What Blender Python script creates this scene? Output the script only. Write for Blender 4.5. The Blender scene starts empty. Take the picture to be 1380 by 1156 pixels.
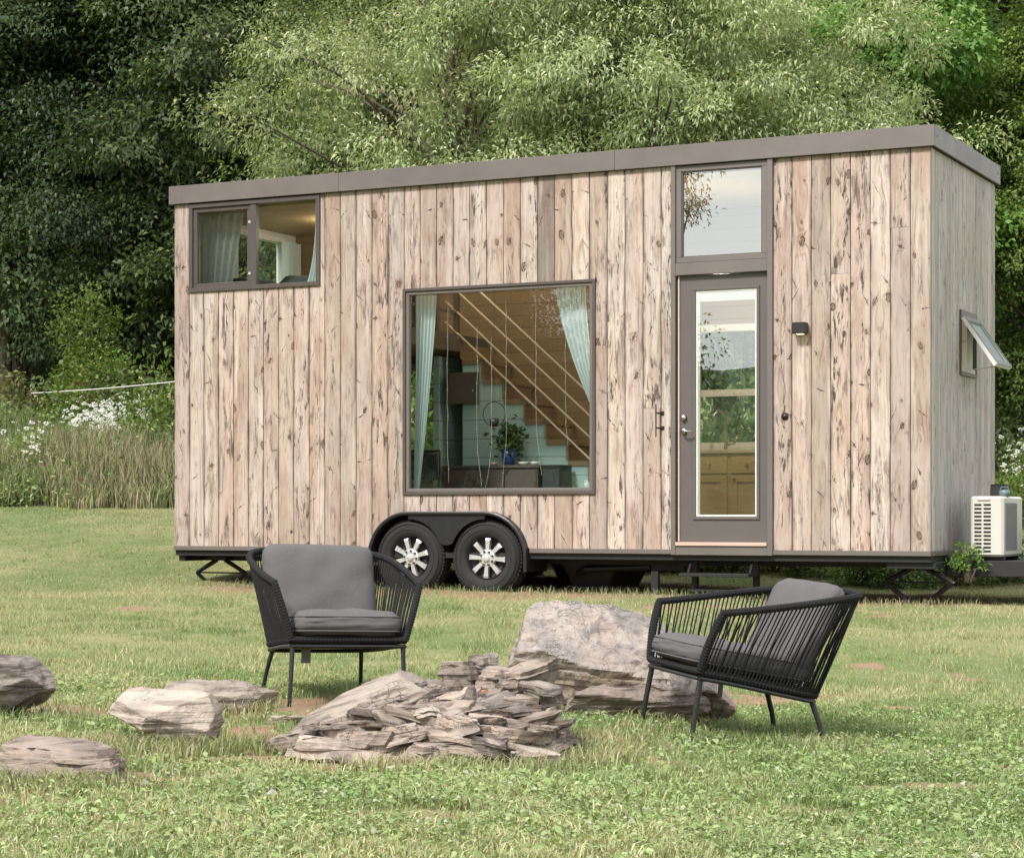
import bpy, math, random
import numpy as np
from mathutils import Vector, Matrix, noise as mnoise
PI = math.pi
R = math.radians
sc = bpy.context.scene
COL = sc.collection
rnd = random.Random(7)

# ------------------------------------------------------------------ basics
CAMZ = 0.77
FPX = 2872.0
HORIZ = 696.0
TH = 0.454
HX, HY = 3.738, 19.03          # right front corner of the house
HL, HW = 8.14, 2.444           # length, width
WB, WT = 0.461, 4.07           # cladding bottom and top


def smooth(a, b, x):
    t = np.clip((np.asarray(x, float) - a) / (b - a), 0, 1)
    return t * t * (3 - 2 * t)


def hz(X, Y):
    """ground height (vectorised)"""
    X = np.asarray(X, float)
    Y = np.asarray(Y, float)
    z = 0.022 * (np.clip(Y, 5, 20) - 20)
    z = z - (0.025 * np.clip(X, -4, 4) + .075 * smooth(.3, 1.2, X)) * (1 - smooth(12, 18, Y))
    z = z + 0.85 * smooth(21.5, 30, Y) ** 1.0 * 1.0
    z = z + 1.25 * smooth(29.5, 41, Y) + 0.6 * smooth(41, 62, Y) + 22 * smooth(70, 190, Y)
    z = z + 0.018 * np.sin(X * 1.7 + 0.6 * Y) * np.cos(Y * 1.3 - X * .4) + 0.03 * np.sin(X * .5 + 2) * np.sin(Y * .37)
    # a very low earth mound that carries the fire ring
    return z


def hz1(x, y):
    return float(hz(x, y))


def mesh_obj(name, verts, faces, mat=None, parent=None, smooth_=False, mats=None, mi=None):
    me = bpy.data.meshes.new(name)
    me.from_pydata([tuple(v) for v in verts], [], [tuple(f) for f in faces])
    me.validate()
    me.update()
    if mats:
        for m in mats:
            me.materials.append(m)
        if mi:
            me.polygons.foreach_set('material_index', mi)
    elif mat:
        me.materials.append(mat)
    if smooth_:
        me.polygons.foreach_set('use_smooth', [True] * len(me.polygons))
    o = bpy.data.objects.new(name, me)
    COL.objects.link(o)
    if parent:
        o.parent = parent
    return o


def np_mesh(name, V, loops, nper, mat, parent=None, col=None, smooth_=False):
    """V (n,3); loops flat index array; nper verts per face array"""
    me = bpy.data.meshes.new(name)
    me.vertices.add(len(V))
    me.vertices.foreach_set('co', np.asarray(V, np.float32).ravel())
    me.loops.add(len(loops))
    me.loops.foreach_set('vertex_index', np.asarray(loops, np.int32))
    nper = np.asarray(nper, np.int32)
    me.polygons.add(len(nper))
    st = np.concatenate([[0], np.cumsum(nper)[:-1]]).astype(np.int32)
    me.polygons.foreach_set('loop_start', st)
    me.polygons.foreach_set('loop_total', nper)
    if smooth_:
        me.polygons.foreach_set('use_smooth', np.ones(len(nper), bool))
    if col is not None:
        a = me.color_attributes.new('col', 'FLOAT_COLOR', 'POINT')
        c = np.ones((len(V), 4), np.float32)
        c[:, :3] = col
        a.data.foreach_set('color', c.ravel())
    me.update(calc_edges=True)
    me.materials.append(mat)
    o = bpy.data.objects.new(name, me)
    COL.objects.link(o)
    if parent:
        o.parent = parent
    return o


def tag(o, label=None, cat=None, group=None, kind=None):
    if label: o['label'] = label
    if cat: o['category'] = cat
    if group: o['group'] = group
    if kind: o['kind'] = kind
    return o


def empty(name, loc=(0, 0, 0), rz=0.0):
    o = bpy.data.objects.new(name, None)
    o.empty_display_size = .2
    COL.objects.link(o)
    o.location = loc
    o.rotation_euler = (0, 0, rz)
    return o


def copy_tree(o, parent=None):
    c = o.copy()
    COL.objects.link(c)
    c.parent = parent
    for ch in list(o.children):
        copy_tree(ch, c)
    return c


class MB:
    def __init__(s):
        s.v, s.f, s.uv = [], [], []

    def add(s, v, f):
        n = len(s.v)
        s.v += [tuple(p) for p in v]
        s.f += [tuple(i + n for i in q) for q in f]
        return s

    def box(s, x0, x1, y0, y1, z0, z1, M=None):
        if x0 > x1: x0, x1 = x1, x0
        if y0 > y1: y0, y1 = y1, y0
        if z0 > z1: z0, z1 = z1, z0
        v = [(x0, y0, z0), (x1, y0, z0), (x1, y1, z0), (x0, y1, z0), (x0, y0, z1), (x1, y0, z1), (x1, y1, z1), (x0, y1, z1)]
        if M is not None: v = [M @ Vector(p) for p in v]
        return s.add(v, [(0, 3, 2, 1), (4, 5, 6, 7), (0, 1, 5, 4), (1, 2, 6, 5), (2, 3, 7, 6), (3, 0, 4, 7)])

    def bbox(s, x0, x1, y0, y1, z0, z1, b=.004):
        """box with chamfered edges"""
        if x0 > x1: x0, x1 = x1, x0
        if y0 > y1: y0, y1 = y1, y0
        if z0 > z1: z0, z1 = z1, z0
        b = min(b, (x1 - x0) * .45, (y1 - y0) * .45, (z1 - z0) * .45)
        idx = {}
        v = []
        for ix, x in enumerate((x0, x1)):
            for iy, y in enumerate((y0, y1)):
                for iz, z in enumerate((z0, z1)):
                    sx, sy, sz = (1 if ix == 0 else -1), (1 if iy == 0 else -1), (1 if iz == 0 else -1)
                    idx[ix, iy, iz, 'x'] = len(v); v.append((x, y + sy * b, z + sz * b))
                    idx[ix, iy, iz, 'y'] = len(v); v.append((x + sx * b, y, z + sz * b))
                    idx[ix, iy, iz, 'z'] = len(v); v.append((x + sx * b, y + sy * b, z))
        f = []
        for i in (0, 1):
            q = [idx[i, a, c, 'x'] for a, c in ((0, 0), (0, 1), (1, 1), (1, 0))]; f.append(q if i == 0 else q[::-1])
            q = [idx[a, i, c, 'y'] for a, c in ((0, 0), (1, 0), (1, 1), (0, 1))]; f.append(q if i == 0 else q[::-1])
            q = [idx[a, c, i, 'z'] for a, c in ((0, 0), (0, 1), (1, 1), (1, 0))]; f.append(q if i == 0 else q[::-1])
            for j in (0, 1):
                f.append([idx[i, j, 0, 'x'], idx[i, j, 1, 'x'], idx[i, j, 1, 'y'], idx[i, j, 0, 'y']])
                f.append([idx[i, 0, j, 'x'], idx[i, 1, j, 'x'], idx[i, 1, j, 'z'], idx[i, 0, j, 'z']])
                f.append([idx[0, i, j, 'y'], idx[1, i, j, 'y'], idx[1, i, j, 'z'], idx[0, i, j, 'z']])
        for a in (0, 1):
            for c in (0, 1):
                for d in (0, 1):
                    f.append([idx[a, c, d, 'x'], idx[a, c, d, 'y'], idx[a, c, d, 'z']])
        return s.add(v, f)

    def tube(s, pts, r, n=8, cap=True, closed=False):
        pts = [Vector(p) for p in pts]
        rr = r if isinstance(r, (list, tuple)) else [r] * len(pts)
        N = len(pts)
        v = []
        up = None
        for i, p in enumerate(pts):
            if closed:
                t = pts[(i + 1) % N] - pts[i - 1]
            else:
                t = pts[min(i + 1, N - 1)] - pts[max(i - 1, 0)]
            t.normalize()
            if up is None:
                up = Vector((0, 0, 1)) if abs(t.z) < .9 else Vector((1, 0, 0))
            a = (up - t * up.dot(t))
            if a.length < 1e-6: a = t.orthogonal()
            a.normalize()
            up = a
            b = t.cross(a)
            for k in range(n):
                w = 2 * PI * k / n
                v.append(p + (a * math.cos(w) + b * math.sin(w)) * rr[i])
        f = []
        for i in range(N if closed else N - 1):
            for k in range(n):
                a0 = i * n + k; a1 = i * n + (k + 1) % n
                b0 = ((i + 1) % N) * n + k; b1 = ((i + 1) % N) * n + (k + 1) % n
                f.append((a0, a1, b1, b0))
        if cap and not closed:
            f.append(tuple(range(n))[::-1])
            f.append(tuple((N - 1) * n + k for k in range(n)))
        return s.add(v, f)

    def prism_xz(s, poly, y0, y1):
        """polygon in x,z extruded along y"""
        n = len(poly)
        v = [(x, y0, z) for x, z in poly] + [(x, y1, z) for x, z in poly]
        f = [tuple(range(n)), tuple(range(2 * n - 1, n - 1, -1))]
        for i in range(n):
            j = (i + 1) % n
            f.append((i, i + n, j + n, j))
        return s.add(v, f)

    def lathe_y(s, prof, cx, cz, n=32, close=False):
        """profile of (r, y) round an axis parallel to y"""
        v, f = [], []
        m = len(prof)
        for k in range(n):
            w = 2 * PI * k / n
            for r_, y in prof:
                v.append((cx + r_ * math.cos(w), y, cz + r_ * math.sin(w)))
        for k in range(n):
            k2 = (k + 1) % n
            for i in range(m if close else m - 1):
                j = (i + 1) % m
                f.append((k * m + i, k * m + j, k2 * m + j, k2 * m + i))
        return s.add(v, f)

    def lathe_z(s, prof, cx, cy, n=24):
        v, f = [], []
        m = len(prof)
        for k in range(n):
            w = 2 * PI * k / n
            for r_, z in prof:
                v.append((cx + r_ * math.cos(w), cy + r_ * math.sin(w), z))
        for k in range(n):
            k2 = (k + 1) % n
            for i in range(m - 1):
                f.append((k * m + i, k2 * m + i, k2 * m + i + 1, k * m + i + 1))
        return s.add(v, f)

    def build(s, name, mat, parent=None, smooth_=False):
        return mesh_obj(name, s.v, s.f, mat, parent, smooth_)


# ------------------------------------------------------------------ materials
class NT:
    def __init__(s, name):
        m = bpy.data.materials.new(name)
        m.use_nodes = True
        s.m = m
        s.t = m.node_tree
        s.t.nodes.clear()
        s.out = s.t.nodes.new('ShaderNodeOutputMaterial')

    def n(s, typ, **kw):
        nd = s.t.nodes.new(typ)
        for k, v in kw.items():
            setattr(nd, k, v)
        return nd

    def link(s, a, b):
        s.t.links.new(a, b)

    def val(s, sock, x):
        if isinstance(x, bpy.types.NodeSocket):
            s.link(x, sock)
        elif x is not None:
            if isinstance(x, (tuple, list)) and len(x) == 3 and sock.type == 'RGBA': x = (*x, 1)
            sock.default_value = x

    def math(s, op, a, b=None, c=None, clamp=False):
        nd = s.n('ShaderNodeMath', operation=op, use_clamp=clamp)
        s.val(nd.inputs[0], a)
        if b is not None: s.val(nd.inputs[1], b)
        if c is not None: s.val(nd.inputs[2], c)
        return nd.outputs[0]

    def vmath(s, op, a, b=None):
        nd = s.n('ShaderNodeVectorMath', operation=op)
        s.val(nd.inputs[0], a)
        if b is not None: s.val(nd.inputs[1], b)
        return nd.outputs['Value'] if op in ('LENGTH', 'DOT_PRODUCT', 'DISTANCE') else nd.outputs[0]

    def comb(s, x, y, z):
        nd = s.n('ShaderNodeCombineXYZ')
        for i, a in enumerate((x, y, z)): s.val(nd.inputs[i], a)
        return nd.outputs[0]

    def sep(s, v):
        nd = s.n('ShaderNodeSeparateXYZ')
        s.link(v, nd.inputs[0])
        return nd.outputs

    def noise(s, vec=None, scale=5, detail=4, rough=.5, dist=0, col=False):
        nd = s.n('ShaderNodeTexNoise')
        if vec is not None: s.link(vec, nd.inputs['Vector'])
        nd.inputs['Scale'].default_value = scale
        nd.inputs['Detail'].default_value = detail
        nd.inputs['Roughness'].default_value = rough
        nd.inputs['Distortion'].default_value = dist
        return nd.outputs['Color'] if col else nd.outputs['Fac']

    def ss(s, x, a, b, lo=0., hi=1.):
        """smoothstep remap"""
        nd = s.n('ShaderNodeMapRange', interpolation_type='SMOOTHSTEP')
        s.val(nd.inputs['Value'], x)
        for k, v in (('From Min', a), ('From Max', b), ('To Min', lo), ('To Max', hi)): s.val(nd.inputs[k], v)
        return nd.outputs[0]

    def mix(s, f, a, b, mode='MIX'):
        nd = s.n('ShaderNodeMix', data_type='RGBA', blend_type=mode)
        s.val(nd.inputs[0], f)
        s.val(nd.inputs[6], a)
        s.val(nd.inputs[7], b)
        return nd.outputs[2]

    def ramp(s, f, stops):
        nd = s.n('ShaderNodeValToRGB')
        cr = nd.color_ramp
        while len(cr.elements) > 1: cr.elements.remove(cr.elements[-1])
        cr.elements[0].position = stops[0][0]
        cr.elements[0].color = (*stops[0][1], 1)
        for p, c in stops[1:]:
            e = cr.elements.new(p)
            e.color = (*c, 1)
        s.link(f, nd.inputs[0])
        return nd.outputs[0]

    def coord(s, which='Object'):
        return s.n('ShaderNodeTexCoord').outputs[which]

    def attr(s, name, out='Color'):
        return s.n('ShaderNodeAttribute', attribute_name=name).outputs[out]

    def bump(s, h, strength=.3, dist=.01):
        nd = s.n('ShaderNodeBump')
        nd.inputs['Strength'].default_value = strength
        nd.inputs['Distance'].default_value = dist
        s.link(h, nd.inputs['Height'])
        return nd.outputs[0]

    def principled(s, color, rough=.6, metal=0, normal=None, spec=.5, **kw):
        nd = s.n('ShaderNodeBsdfPrincipled')
        s.val(nd.inputs['Base Color'], color)
        s.val(nd.inputs['Roughness'], rough)
        s.val(nd.inputs['Metallic'], metal)
        nd.inputs['Specular IOR Level'].default_value = spec
        if normal is not None: s.link(normal, nd.inputs['Normal'])
        for k, v in kw.items(): s.val(nd.inputs[k], v)
        s.link(nd.outputs[0], s.out.inputs[0])
        return nd


def plain(name, col, rough=.6, metal=0, var=.12, scale=14, bump=.15, spec=.5, bd=.004):
    t = NT(name)
    c = t.coord()
    n1 = t.noise(c, scale, 5, .6)
    n2 = t.noise(c, scale * .16, 3, .6)
    k = t.math('ADD', t.math('MULTIPLY', t.math('SUBTRACT', n1, .5), var), t.math('MULTIPLY', t.math('SUBTRACT', n2, .5), var * 1.6))
    k = t.math('ADD', k, 1)
    cc = t.vmath('SCALE', col)
    sc_ = cc.node
    t.link(k, sc_.inputs['Scale'])
    rr = t.math('ADD', rough, t.math('MULTIPLY', t.math('SUBTRACT', n1, .5), .25), clamp=True)
    t.principled(cc, rr, metal, t.bump(n1, bump, bd), spec)
    return t.m


def wood_siding(name, grey=0.0):
    """weathered brushed fir boards: attribute bc = (offset across the board, height, random), tint = board colour"""
    t = NT(name)
    a = t.sep(t.attr('bc', 'Vector'))
    u, z, r = a[0], a[1], a[2]
    tint = t.attr('tint')
    zz = t.math('ADD', z, t.math('MULTIPLY', r, 37.0))
    P = t.comb(u, zz, t.math('MULTIPLY', r, 91.0))

    def N(sx, sz, detail=3, rough=.5, off=0.):
        v = t.comb(t.math('MULTIPLY', u, sx), t.math('ADD', t.math('MULTIPLY', zz, sz), off), t.math('MULTIPLY', r, 91.0 + off))
        return t.noise(v, 1, detail, rough)

    # --- knots: one voronoi cell is about as wide as a board
    vor = t.n('ShaderNodeTexVoronoi', voronoi_dimensions='2D')
    kv = t.comb(t.math('ADD', t.math('MULTIPLY', u, 6.5), t.math('MULTIPLY', r, 171.0)), t.math('MULTIPLY', zz, 2.3), 0.)
    t.link(kv, vor.inputs['Vector'])
    vor.inputs['Scale'].default_value = 1
    vor.inputs['Randomness'].default_value = .9
    df = t.sep(t.vmath('MULTIPLY', t.vmath('SUBTRACT', kv, vor.outputs['Position']), (1 / 6.5, 1 / 2.3, 0)))
    kc = t.sep(vor.outputs['Color'])
    wob = t.math('MULTIPLY', t.math('SUBTRACT', N(60, 60, 2), .5), .010)
    ax = t.math('ADD', df[0], wob)
    slant = t.math('MULTIPLY', t.math('SUBTRACT', kc[2], .5), 1.6)
    az = t.math('ADD', df[1], t.math('MULTIPLY', df[0], slant))
    kd = t.math('SQRT', t.math('ADD', t.math('MULTIPLY', ax, ax), t.math('MULTIPLY', t.math('MULTIPLY', az, az), .38)))
    present = t.ss(kc[0], .47, .51)
    rad = t.math('ADD', .006, t.math('MULTIPLY', t.math('POWER', kc[1], 2.0), .015))
    rel = t.math('DIVIDE', kd, rad)
    bulge = t.math('MULTIPLY', present, t.math('EXPONENT', t.math('MULTIPLY', t.math('MULTIPLY', rel, rel), -.10)))
    core = t.math('MULTIPLY', present, t.ss(rel, 1.15, .55))
    ring = t.math('MULTIPLY', present, t.math('MULTIPLY', t.ss(rel, .75, 1.0), t.ss(rel, 1.7, 1.15)))
    halo = t.math('MULTIPLY', present, t.ss(rel, 4.8, .8))

    wn = t.n('ShaderNodeTexWhiteNoise', noise_dimensions='1D'); t.link(t.math('MULTIPLY', r, 311.), wn.inputs['W'])
    dens = t.ss(wn.outputs['Value'], .1, .85, .45, 1.5)
    # --- growth rings: cathedral figure down the middle of each board
    wv = t.math('MULTIPLY', t.math('SUBTRACT', N(5, 1.3, 2), .5), 26.0)
    par = t.math('MULTIPLY', t.math('MULTIPLY', u, u), 1500.0)
    sgn = t.math('MULTIPLY', t.math('SUBTRACT', r, .5), 60.0)
    ph = t.math('ADD', t.math('ADD', wv, par), t.math('MULTIPLY', zz, 3.1))
    ph = t.math('ADD', ph, t.math('MULTIPLY', u, sgn))
    ph = t.math('ADD', ph, t.math('MULTIPLY', bulge, 9.0))
    lines = t.math('POWER', t.math('ADD', t.math('MULTIPLY', t.math('SINE', ph), .5), .5), 5.0)
    lines = t.math('MULTIPLY', lines, t.ss(N(10, 2.2, 3, .6, 3), .42, .66))
    fine = N(260, 5, 3, .6, 7)
    streak = t.ss(N(60, .9, 4, .65, 11), .50, .72)
    patch = t.ss(N(9, 1.1, 4, .62, 17), .47, .72)
    edge = t.ss(t.math('ABSOLUTE', u), .060, .090)
    edgedark = t.math('MULTIPLY', edge, t.ss(N(6, 1.7, 3, .6, 23), .44, .66))
    # black brushed checks: short vertical flecks, gathered where the figure runs
    fl = N(105, 11, 3, .62, 29)
    where = t.math('ADD', t.ss(N(14, 1.4, 2, .5, 31), .46, .60), t.math('MULTIPLY', bulge, .45))
    mid_ = t.ss(t.math('ABSOLUTE', t.math('ADD', u, t.math('MULTIPLY', t.math('SUBTRACT', N(2, 1.2, 2, .5, 37), .5), .10))), .032, .012, .12, 1.)
    fleck = t.math('MULTIPLY', t.math('MULTIPLY', t.ss(fl, .545, .60), mid_), t.math('MULTIPLY', where, dens), clamp=True)
    chk = t.math('MULTIPLY', t.math('MULTIPLY', t.ss(N(75, 5.5, 3, .6, 41), .60, .68), t.ss(N(9, 1.0, 2, .5, 45), .52, .64)), t.ss(lines, .1, .6, .25, 1.), clamp=True)
    blot = t.math('MULTIPLY', t.ss(N(26, 5.0, 4, .7, 47), .53, .62), t.math('MULTIPLY', dens, t.ss(N(6, 1.1, 2, .5, 51), .46, .60)))

    base = t.mix(t.math('MULTIPLY', fine, .40), tint, t.mix(1., tint, (.70, .62, .55), 'MULTIPLY'))
    warm = t.ss(N(7, .6, 3, .5, 61), .45, .68)
    base = t.mix(t.math('MULTIPLY', warm, .45), base, t.mix(1., base, (.98, .82, .70), 'MULTIPLY'))
    stain = t.ss(N(10, 2.6, 5, .65, 103), .47, .66)
    base = t.mix(t.math('MULTIPLY', stain, .42), base, t.mix(1., base, (.62, .50, .42), 'MULTIPLY'))
    sect = t.ss(N(3, .42, 2, .5, 107), .52, .60)
    base = t.mix(t.math('MULTIPLY', sect, .40), base, t.mix(1., base, (.66, .56, .49), 'MULTIPLY'))
    smoke = t.math('MULTIPLY', t.ss(N(17, 2.0, 5, .72, 113), .50, .66), t.ss(N(4, .7, 2, .5, 117), .45, .6))
    base = t.mix(t.math('MULTIPLY', t.math('MULTIPLY', smoke, dens), .80, clamp=True), base, (.10, .078, .066))
    # silvered stretches and pale bleached stretches
    silver = t.ss(N(8, .45, 3, .6, 83), .50, .68)
    base = t.mix(t.math('MULTIPLY', silver, .45), base, (.33, .295, .26))
    base = t.mix(t.math('MULTIPLY', t.ss(N(13, .8, 4, .6, 87), .55, .72), .5), base, (.62, .53, .46))
    base = t.mix(t.math('MULTIPLY', patch, .50), base, (.26, .195, .155))
    base = t.mix(t.math('MULTIPLY', streak, .45), base, (.22, .175, .145))
    base = t.mix(t.math('MULTIPLY', lines, .72), base, (.19, .125, .09))
    base = t.mix(t.math('MULTIPLY', halo, .28), base, (.24, .15, .105))
    base = t.mix(t.math('MULTIPLY', core, .75), base, (.12, .065, .042))
    base = t.mix(t.math('MULTIPLY', t.math('MULTIPLY', ring, t.ss(N(90, 60, 2, .5, 91), .36, .50)), .95), base, (.03, .018, .012))
    base = t.mix(t.math('MULTIPLY', edgedark, .85), base, (.11, .082, .066))
    base = t.mix(t.math('MULTIPLY', blot, .68), base, (.065, .048, .04))
    base = t.mix(t.math('MULTIPLY', chk, .80), base, (.04, .028, .022))
    base = t.mix(t.math('MULTIPLY', fleck, .9), base, (.03, .021, .016))
    # splayed scratches where branches grew: thin dark slanting strokes near knots
    slope = t.math('MULTIPLY', t.math('SUBTRACT', kc[1], .5), 5.0)
    sl = t.math('ADD', t.math('ADD', df[1], t.math('MULTIPLY', df[0], slope)), t.math('MULTIPLY', t.math('SUBTRACT', N(30, 14, 3, .6, 96), .5), .035))
    wid = t.ss(t.math('ABSOLUTE', df[0]), .0, .055, .012, .0008)
    arm = t.math('MULTIPLY', t.ss(t.math('ABSOLUTE', sl), wid, t.math('MULTIPLY', wid, .4)), t.ss(t.math('ABSOLUTE', df[1]), .11, .07))
    arm = t.math('MULTIPLY', t.math('MULTIPLY', arm, t.ss(kc[2], .34, .38)), t.ss(N(60, 24, 3, .6, 97), .42, .52))
    base = t.mix(t.math('MULTIPLY', arm, .92), base, (.028, .018, .014))
    if grey:
        g = t.ss(N(12, .7, 4, .6, 71), .35, .62, .25, 1)
        base = t.mix(t.math('MULTIPLY', g, grey), base, t.mix(fine, (.47, .465, .455), (.345, .345, .345)))
    hgt = t.math('SUBTRACT', t.math('MULTIPLY', fine, .35), t.math('ADD', lines, t.math('ADD', fleck, t.math('MULTIPLY', core, .6))))
    t.principled(base, .78, 0, t.bump(hgt, .45, .003), .3)
    return t.m


def leaf_mat(name, trans=.34, rough=.5, bright=1.0, spec=.25):
    t = NT(name)
    c = t.attr('col')
    oi = t.n('ShaderNodeObjectInfo')
    hsv = t.n('ShaderNodeHueSaturation')
    t.link(c, hsv.inputs['Color'])
    t.link(t.math('ADD', .488, t.math('MULTIPLY', oi.outputs['Random'], .024)), hsv.inputs['Hue'])
    t.link(t.math('MULTIPLY', bright, t.math('ADD', .86, t.math('MULTIPLY', oi.outputs['Random'], .28))), hsv.inputs['Value'])
    p = t.principled(hsv.outputs[0], rough, 0, None, spec)
    tr = t.n('ShaderNodeBsdfTranslucent')
    t.link(t.mix(1., hsv.outputs[0], (1.25, 1.3, .75), 'MULTIPLY'), tr.inputs[0])
    ms = t.n('ShaderNodeMixShader')
    ms.inputs[0].default_value = trans
    t.link(p.outputs[0], ms.inputs[1])
    t.link(tr.outputs[0], ms.inputs[2])
    t.link(ms.outputs[0], t.out.inputs[0])
    return t.m


def glass_mat(name, refl=.12, tint=(.9, .95, .93), rough=.0, wobble=.0, ior=1.5):
    t = NT(name)
    tr = t.n('ShaderNodeBsdfTransparent')
    tr.inputs[0].default_value = (*tint, 1)
    gl = t.n('ShaderNodeBsdfGlossy')
    gl.inputs['Roughness'].default_value = rough
    gl.inputs[0].default_value = (.95, 1, .98, 1)
    if wobble:
        t.link(t.bump(t.noise(t.coord(), 1.1, 1, .5), wobble, .02), gl.inputs['Normal'])
    fr = t.n('ShaderNodeFresnel')
    fr.inputs[0].default_value = ior
    fac = t.math('ADD', refl, fr.outputs[0], clamp=True)
    ms = t.n('ShaderNodeMixShader')
    t.link(fac, ms.inputs[0])
    t.link(tr.outputs[0], ms.inputs[1])
    t.link(gl.outputs[0], ms.inputs[2])
    t.link(ms.outputs[0], t.out.inputs[0])
    return t.m


def emis(name, col, st):
    t = NT(name)
    e = t.n('ShaderNodeEmission')
    e.inputs[0].default_value = (*col, 1)
    e.inputs[1].default_value = st
    t.link(e.outputs[0], t.out.inputs[0])
    return t.m


def rock_mat(name, c1, c2, c3, strata=1.0, side=None):
    t = NT(name)
    c = t.coord()
    oi = t.n('ShaderNodeObjectInfo')
    off = t.vmath('SCALE', (13., 7., 5.)); t.link(oi.outputs['Random'], off.node.inputs['Scale'])
    c = t.vmath('ADD', c, off)
    n1 = t.noise(c, 5, 6, .65, .6)
    n2 = t.noise(c, 34, 6, .7)
    st = t.noise(t.vmath('MULTIPLY', c, (3.0, 3.0, 38.0)), 1.0, 5, .65, .3)
    n3 = t.noise(c, 2.1, 3, .5)
    b = t.mix(t.ss(n1, .38, .64), c1, c2)
    b = t.mix(t.math('MULTIPLY', t.ss(n3, .5, .66), .7), b, c3)
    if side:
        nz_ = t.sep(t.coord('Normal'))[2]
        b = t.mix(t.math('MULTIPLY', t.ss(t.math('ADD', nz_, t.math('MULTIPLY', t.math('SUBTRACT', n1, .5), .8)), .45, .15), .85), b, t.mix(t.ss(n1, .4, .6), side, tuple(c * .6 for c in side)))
    b = t.mix(t.math('MULTIPLY', t.ss(st, .50, .62), .62 * strata, clamp=True), b, t.mix(1., b, (.36, .33, .31), 'MULTIPLY'))
    b = t.mix(t.math('MULTIPLY', t.ss(n2, .56, .70), .5), b, t.mix(1., b, (.42, .40, .39), 'MULTIPLY'))
    b = t.mix(t.math('MULTIPLY', t.ss(t.noise(c, 17, 5, .7, .4), .60, .70), .5), b, (.42, .39, .35))
    vor = t.n('ShaderNodeTexVoronoi', feature='DISTANCE_TO_EDGE')
    t.link(t.vmath('ADD', t.vmath('MULTIPLY', c, (4., 4., 7.)), t.vmath('SCALE', t.noise(c, 6, 3, .6, 0, True))), vor.inputs['Vector'])
    crack = t.ss(vor.outputs['Distance'], .03, .0)
    crack = t.math('MULTIPLY', crack, t.ss(t.noise(c, 3.3, 3, .6), .54, .64))
    b = t.mix(t.math('MULTIPLY', crack, .6), b, (.05, .042, .036))
    v = t.math('ADD', .82, t.math('MULTIPLY', oi.outputs['Random'], .36))
    bb = t.vmath('SCALE', b); t.link(v, bb.node.inputs['Scale'])
    h = t.math('ADD', t.math('MULTIPLY', st, 1.2 * strata), t.math('ADD', t.math('MULTIPLY', n2, .5), n1))
    h = t.math('SUBTRACT', h, t.math('MULTIPLY', crack, .8))
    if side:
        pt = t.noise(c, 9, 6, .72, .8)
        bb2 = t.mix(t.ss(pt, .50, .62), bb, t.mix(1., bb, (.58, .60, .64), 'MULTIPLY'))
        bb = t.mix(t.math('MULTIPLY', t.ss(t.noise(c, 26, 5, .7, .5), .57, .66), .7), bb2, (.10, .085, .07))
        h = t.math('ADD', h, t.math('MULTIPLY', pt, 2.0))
    t.principled(bb, .88, 0, t.bump(h, .9, .014), .25)
    return t.m


M = {}
M['siding'] = wood_siding('weathered_board_wood')
M['siding_end'] = wood_siding('shade_greyed_board_wood', .50)  # weathered grey plus the end wall's shade, both put into the colour
M['trim'] = plain('taupe_metal_trim', (.130, .110, .098), .45, .0, .22, 3.2, .25, .5, .02)
M['door'] = plain('taupe_door_paint', (.100, .087, .079), .42, 0, .06, 8, .04)
M['frame'] = plain('bronze_window_frame', (.075, .060, .053), .42, 0, .08, 10, .05)
M['black'] = plain('black_painted_steel', (.010, .010, .011), .45, 0, .3, 20, .15)
M['chassis'] = plain('dusty_black_chassis', (.011, .0105, .0105), .6, 0, .5, 12, .2)
M['fender'] = plain('black_diamond_fender', (.012, .012, .013), .42, 0, .25, 16, .1)
M['tyre'] = plain('dusty_black_rubber', (.014, .013, .0125), .82, 0, .55, 22, .3)
M['rim'] = plain('polished_alloy', (.66, .65, .63), .28, .55, .15, 9, .05)
M['rimdark'] = plain('black_alloy_pocket', (.005, .005, .005), .5, 0, .2, 9, .05)
M['white'] = plain('off_white_paint', (.62, .60, .56), .5, 0, .05, 12, .05)
M['acwhite'] = plain('cream_enamel', (.50, .475, .425), .45, 0, .10, 6, .03)
M['acgrey'] = plain('grey_coil_grille', (.25, .245, .24), .6, 0, .3, 40, .3)
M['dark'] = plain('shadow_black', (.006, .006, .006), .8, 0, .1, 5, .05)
M['ply'] = plain('roof_membrane', (.12, .12, .12), .8)
M['threshold'] = plain('pinkish_oak_threshold', (.50, .36, .29), .45, 0, .1, 20, .05)
M['chrome'] = plain('brushed_nickel', (.45, .42, .39), .28, 1, .05)
M['darkmetal'] = plain('dark_bronze_hardware', (.045, .038, .034), .35, .6, .1)
M['rope'] = plain('charcoal_rope', (.0105, .010, .0105), .85, 0, .6, 160, .9, .3, .003)
M['legmetal'] = plain('charcoal_powder_coat', (.013, .013, .0135), .5, .0, .1, 30, .05)
M['gl_green2'] = plain('green_tinted_pane', (.045, .085, .050), .3, 0, .5, 9, .02, .35)
M['sashout'] = plain('dull_green_grey_sash', (.16, .165, .145), .7, 0, .1)
M['tagm'] = plain('faded_label_cloth', (.17, .19, .15), .8)
M['mintplain'] = plain('mint_paint', (.30, .44, .40), .5, 0, .08, 6, .05)
M['pot'] = plain('blue_glazed_pot', (.03, .06, .20), .25, 0, .2)
M['ceramic'] = plain('cream_ceramic', (.55, .52, .46), .3)
M['walnut'] = plain('grey_walnut', (.085, .070, .055), .5, 0, .3, 12, .1)
M['linen'] = plain('charcoal_linen', (.035, .037, .040), .9, 0, .3, 40, .3)
M['bedding'] = plain('dark_bedding', (.03, .035, .035), .9, 0, .3, 12, .3)
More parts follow.
